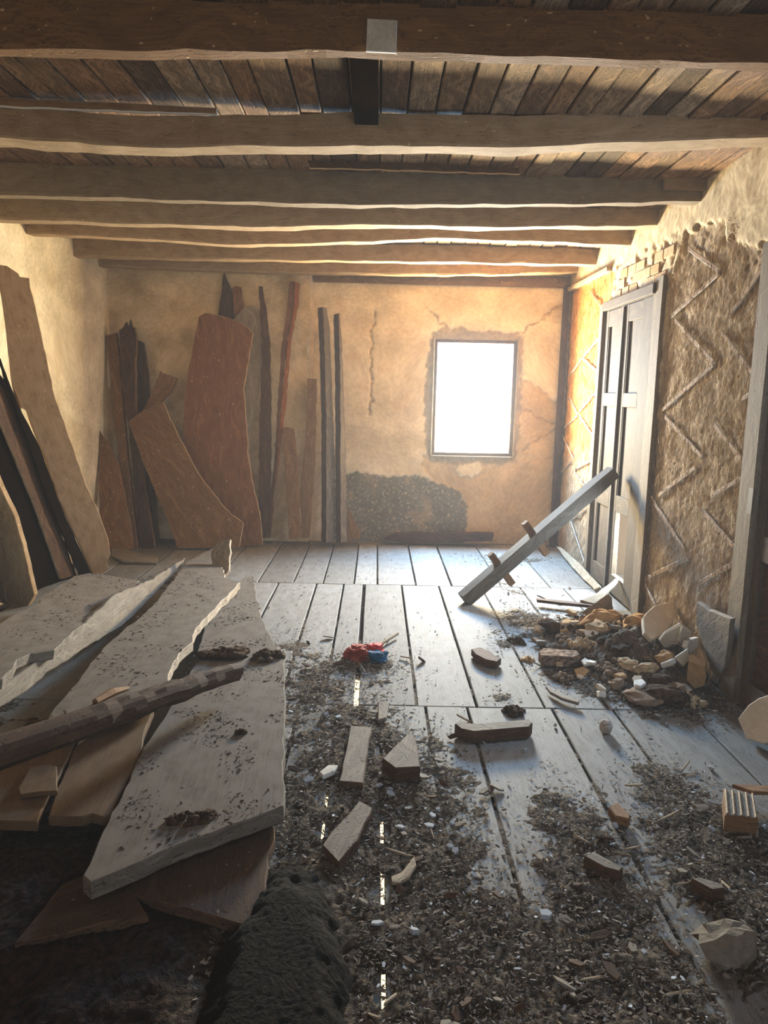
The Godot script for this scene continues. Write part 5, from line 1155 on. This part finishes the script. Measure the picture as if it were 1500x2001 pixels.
# ---------------------------------------------------------------- small loose pieces
func loose_chips() -> void:
	var rng := RandomNumberGenerator.new()
	rng.seed = 1234
	var kinds := [
		["wood_chip", "flat chip of grey wood scattered among the dirt on the floor planks", "chip", "wood chips scattered on the floor", wood_grey, 90],
		["bark_chip", "dark curled bark chip scattered among the dirt on the floor planks", "chip", "bark chips scattered on the floor", wood_dark, 70],
		["plaster_crumb", "small pale plaster crumb scattered among the dirt on the floor planks", "plaster", "plaster crumbs scattered on the floor", flake_mat, 26],
		["splinter", "thin pale splinter scattered among the dirt on the floor planks", "splinter", "splinters scattered on the floor", wood_pale, 50]]
	for k in kinds:
		var meshes := []
		for v in 5:
			var l := rng.randf_range(0.03, 0.06)
			var w := l * rng.randf_range(0.35, 0.6)
			if k[0] == "splinter":
				l *= 1.5
				w = 0.007
			if k[0] == "plaster_crumb":
				l *= 0.6
				w = l * 0.8
			var p := PackedVector2Array([Vector2(-l / 2, -w / 3), Vector2(l * 0.1, -w / 2), Vector2(l / 2, -w * 0.1), Vector2(l * 0.35, w / 2), Vector2(-l * 0.3, w * 0.4)])
			meshes.append(slab(p, Vector3.RIGHT, Vector3.FORWARD, 0.006 if k[0] != "plaster_crumb" else 0.012, 0.001, v + 3, 0.03))
		var made := 0
		while made < k[5]:
			var x := rng.randf_range(-0.6, 1.7)
			var z := -1.35 - 4.6 * pow(rng.randf(), 1.7)
			if rng.randf() > clampf(dirt(x, z), 0.04, 1.0):
				continue
			if x < -0.36 and z > -2.6:
				continue
			made += 1
			var o := put(k[0], meshes[rng.randi() % 5], [k[4], k[4]], self, Vector3(x, 0.012 + 0.012 * minf(1.0, dirt(x, z)), z))
			o.rotation = Vector3(rng.randfn(0, 0.25), rng.randf_range(0, TAU), rng.randfn(0, 0.25))
			o.scale = Vector3.ONE * rng.randf_range(0.7, 1.3)
			tag(o, k[1], k[2], k[3])
	# broken pieces around the rubble heap
	var bits := [plaster_white, clay_tan, plaster_piece, brick_piece, clay_piece, wood_grey]
	for i in 44:
		var a := rng.randf_range(0, TAU)
		var q := sqrt(rng.randf())
		var x := 1.32 + cos(a) * q * 0.42
		var z := -4.1 + sin(a) * q * 0.8
		var l := rng.randf_range(0.035, 0.085)
		var sh := PackedVector2Array([Vector2(-l * 0.5, -l * 0.2), Vector2(-l * 0.1, -l * rng.randf_range(0.3, 0.45)), Vector2(l * 0.5, -l * 0.15), Vector2(l * rng.randf_range(0.2, 0.4), l * 0.3), Vector2(-l * 0.35, l * rng.randf_range(0.2, 0.4))])
		var y := 0.012 + 0.13 * exp(-(pow((x - 1.5) / 0.48, 2.0) + pow((z + 4.15) / 0.72, 2.0)) * 1.6)
		var o := put("rubble_fragment", slab(sh, Vector3.RIGHT, Vector3.FORWARD, rng.randf_range(0.012, 0.03), 0.002, i, 0.03), [bits[i % 6], bits[i % 6]], self, Vector3(x, y + 0.012, z))
		o.rotation = Vector3(rng.randfn(0, 0.3), rng.randf_range(0, TAU), rng.randfn(0, 0.3))
		tag(o, "small angular fragment of plaster, clay or board strewn around the rubble heap", "fragment", "fragments around the rubble heap")
	for s in [[-0.358,-3.228], [-0.185,-3.109], [-0.144,-3.183], [-0.226,-2.626], [0.204,-2.339], [0.107,-2.328], [0.22,-2.401], [0.275,-2.2], [0.321,-2.077], [0.036,-2.598], [0.077,-2.539], [0.028,-1.864]]:
		var l := rng.randf_range(0.025, 0.045)
		var sh := PackedVector2Array([Vector2(-l * 0.5, -l * 0.2), Vector2(0, -l * 0.4), Vector2(l * 0.5, -l * 0.1), Vector2(l * 0.25, l * 0.35), Vector2(-l * 0.3, l * 0.25)])
		var o := put("pale_flake", slab(sh, Vector3.RIGHT, Vector3.FORWARD, 0.006, 0.002, int(l * 9999), 0.03), [flake_mat, flake_mat], self, Vector3(s[0], 0.026, s[1]))
		o.rotation = Vector3(rng.randfn(0, 0.15), rng.randf_range(0, TAU), rng.randfn(0, 0.15))
		tag(o, "thin pale blue-grey flake lying on the chips between the heap and the clean planks", "flake", "pale flakes on the chips")
	# the finest chips nobody could count
	var p := PackedVector2Array([Vector2(-0.5, -0.2), Vector2(0.1, -0.3), Vector2(0.5, 0.0), Vector2(0.2, 0.3), Vector2(-0.4, 0.2)])
	var flake := slab(p, Vector3.RIGHT, Vector3.FORWARD, 0.16, 0.0, 3, 2.0)
	var fine := fn(777, 3.0, 3)
	var tops := [[PackedVector2Array([Vector2(-0.954, -5.048), Vector2(-0.871, -5.403), Vector2(-0.65, -4.324), Vector2(-0.433, -3.621), Vector2(-0.27, -2.264), Vector2(-0.56, -2.048), Vector2(-0.75, -1.88), Vector2(-0.849, -2.68), Vector2(-0.847, -3.092), Vector2(-0.966, -4.227)]), 0.024, 0.005, 0.1477], [PackedVector2Array([Vector2(-0.954, -5.048), Vector2(-0.871, -5.403), Vector2(-0.65, -4.324), Vector2(-0.433, -3.621), Vector2(-0.27, -2.264), Vector2(-0.56, -2.048), Vector2(-0.75, -1.88), Vector2(-0.849, -2.68), Vector2(-0.847, -3.092), Vector2(-0.966, -4.227)]), 0.024, 0.005, 0.1477], [PackedVector2Array([Vector2(-1.415, -5.617), Vector2(-1.032, -5.161), Vector2(-0.942, -3.931), Vector2(-0.897, -3.252), Vector2(-1.187, -2.644), Vector2(-1.298, -3.521), Vector2(-1.36, -5.057)]), -0.0278, 0.0272, 0.2605], [PackedVector2Array([Vector2(-1.886, -4.202), Vector2(-1.924, -5.007), Vector2(-1.575, -4.987), Vector2(-1.44, -3.442), Vector2(-1.431, -2.834), Vector2(-1.741, -3.434)]), -0.1117, 0.0782, 0.3742]]
	for part in 2:
		var mm := MultiMesh.new()
		mm.transform_format = MultiMesh.TRANSFORM_3D
		mm.use_colors = true
		mm.mesh = flake
		var spots := []
		var want := 42000 if part == 0 else 2600
		while spots.size() < want:
			var x := 0.0
			var z := 0.0
			var y := 0.0
			if part == 0:
				x = rng.randf_range(-0.8, 1.75)
				z = -1.25 - 5.6 * pow(rng.randf(), 1.6)
				var m := dirt(x, z)
				if rng.randf() > clampf(m * m, 0.02, 1.0) or (x < -0.38 + rng.randf_range(-0.06, 0.06) and z > -2.5) or (Vector2((x + 0.21) / 0.19, (z + 1.55) / 0.6).length() < 1.0):
					continue
				y = 0.004 + 0.012 * minf(m, 1.2)
			else:
				# crumbs on top of the heaped boards: each board's outline seen from above and the slope of its face
				var bd: Array = tops[rng.randi() % tops.size()]
				x = rng.randf_range(-2.2, -0.25)
				z = rng.randf_range(-6.2, -2.0)
				if not Geometry2D.is_point_in_polygon(Vector2(x, z), bd[0]) or fine.get_noise_2d(x, z) + 0.35 * rng.randf() < 0.28:
					continue
				y = bd[1] * x + bd[2] * z + bd[3] + 0.001
			spots.append(Vector3(x, y, z))
		mm.instance_count = spots.size()
		for i in spots.size():
			var l := (0.004 + 0.018 * pow(rng.randf(), 2.5)) * (1.0 if part == 0 else 1.15)
			var b := Basis.from_euler(Vector3(rng.randfn(0, 0.35), rng.randf_range(0, TAU), rng.randfn(0, 0.35)))
			b = b.scaled_local(Vector3(l, l * rng.randf_range(0.3, 0.6), l * rng.randf_range(0.3, 1.0)))
			mm.set_instance_transform(i, Transform3D(b, spots[i]))
			var c := lin(80, 69, 58).lerp(lin(146, 136, 125), pow(rng.randf(), 1.5))
			if part == 1:
				c = c.lerp(lin(62, 46, 36), 0.6)
			elif rng.randf() < 0.03:
				c = lin(180, 184, 188)
			mm.set_instance_color(i, c)
		var o := MultiMeshInstance3D.new()
		o.name = "fine_chips" if part == 0 else "board_crumbs"
		o.multimesh = mm
		o.material_override = tinted
		o.set_meta("kind", "stuff")
		add_child(o, true)
		tag(o, "carpet of small wood chips and grit strewn over the floor planks" if part == 0 else "dark crumbs of earth and bark strewn on the heaped boards", "chips")
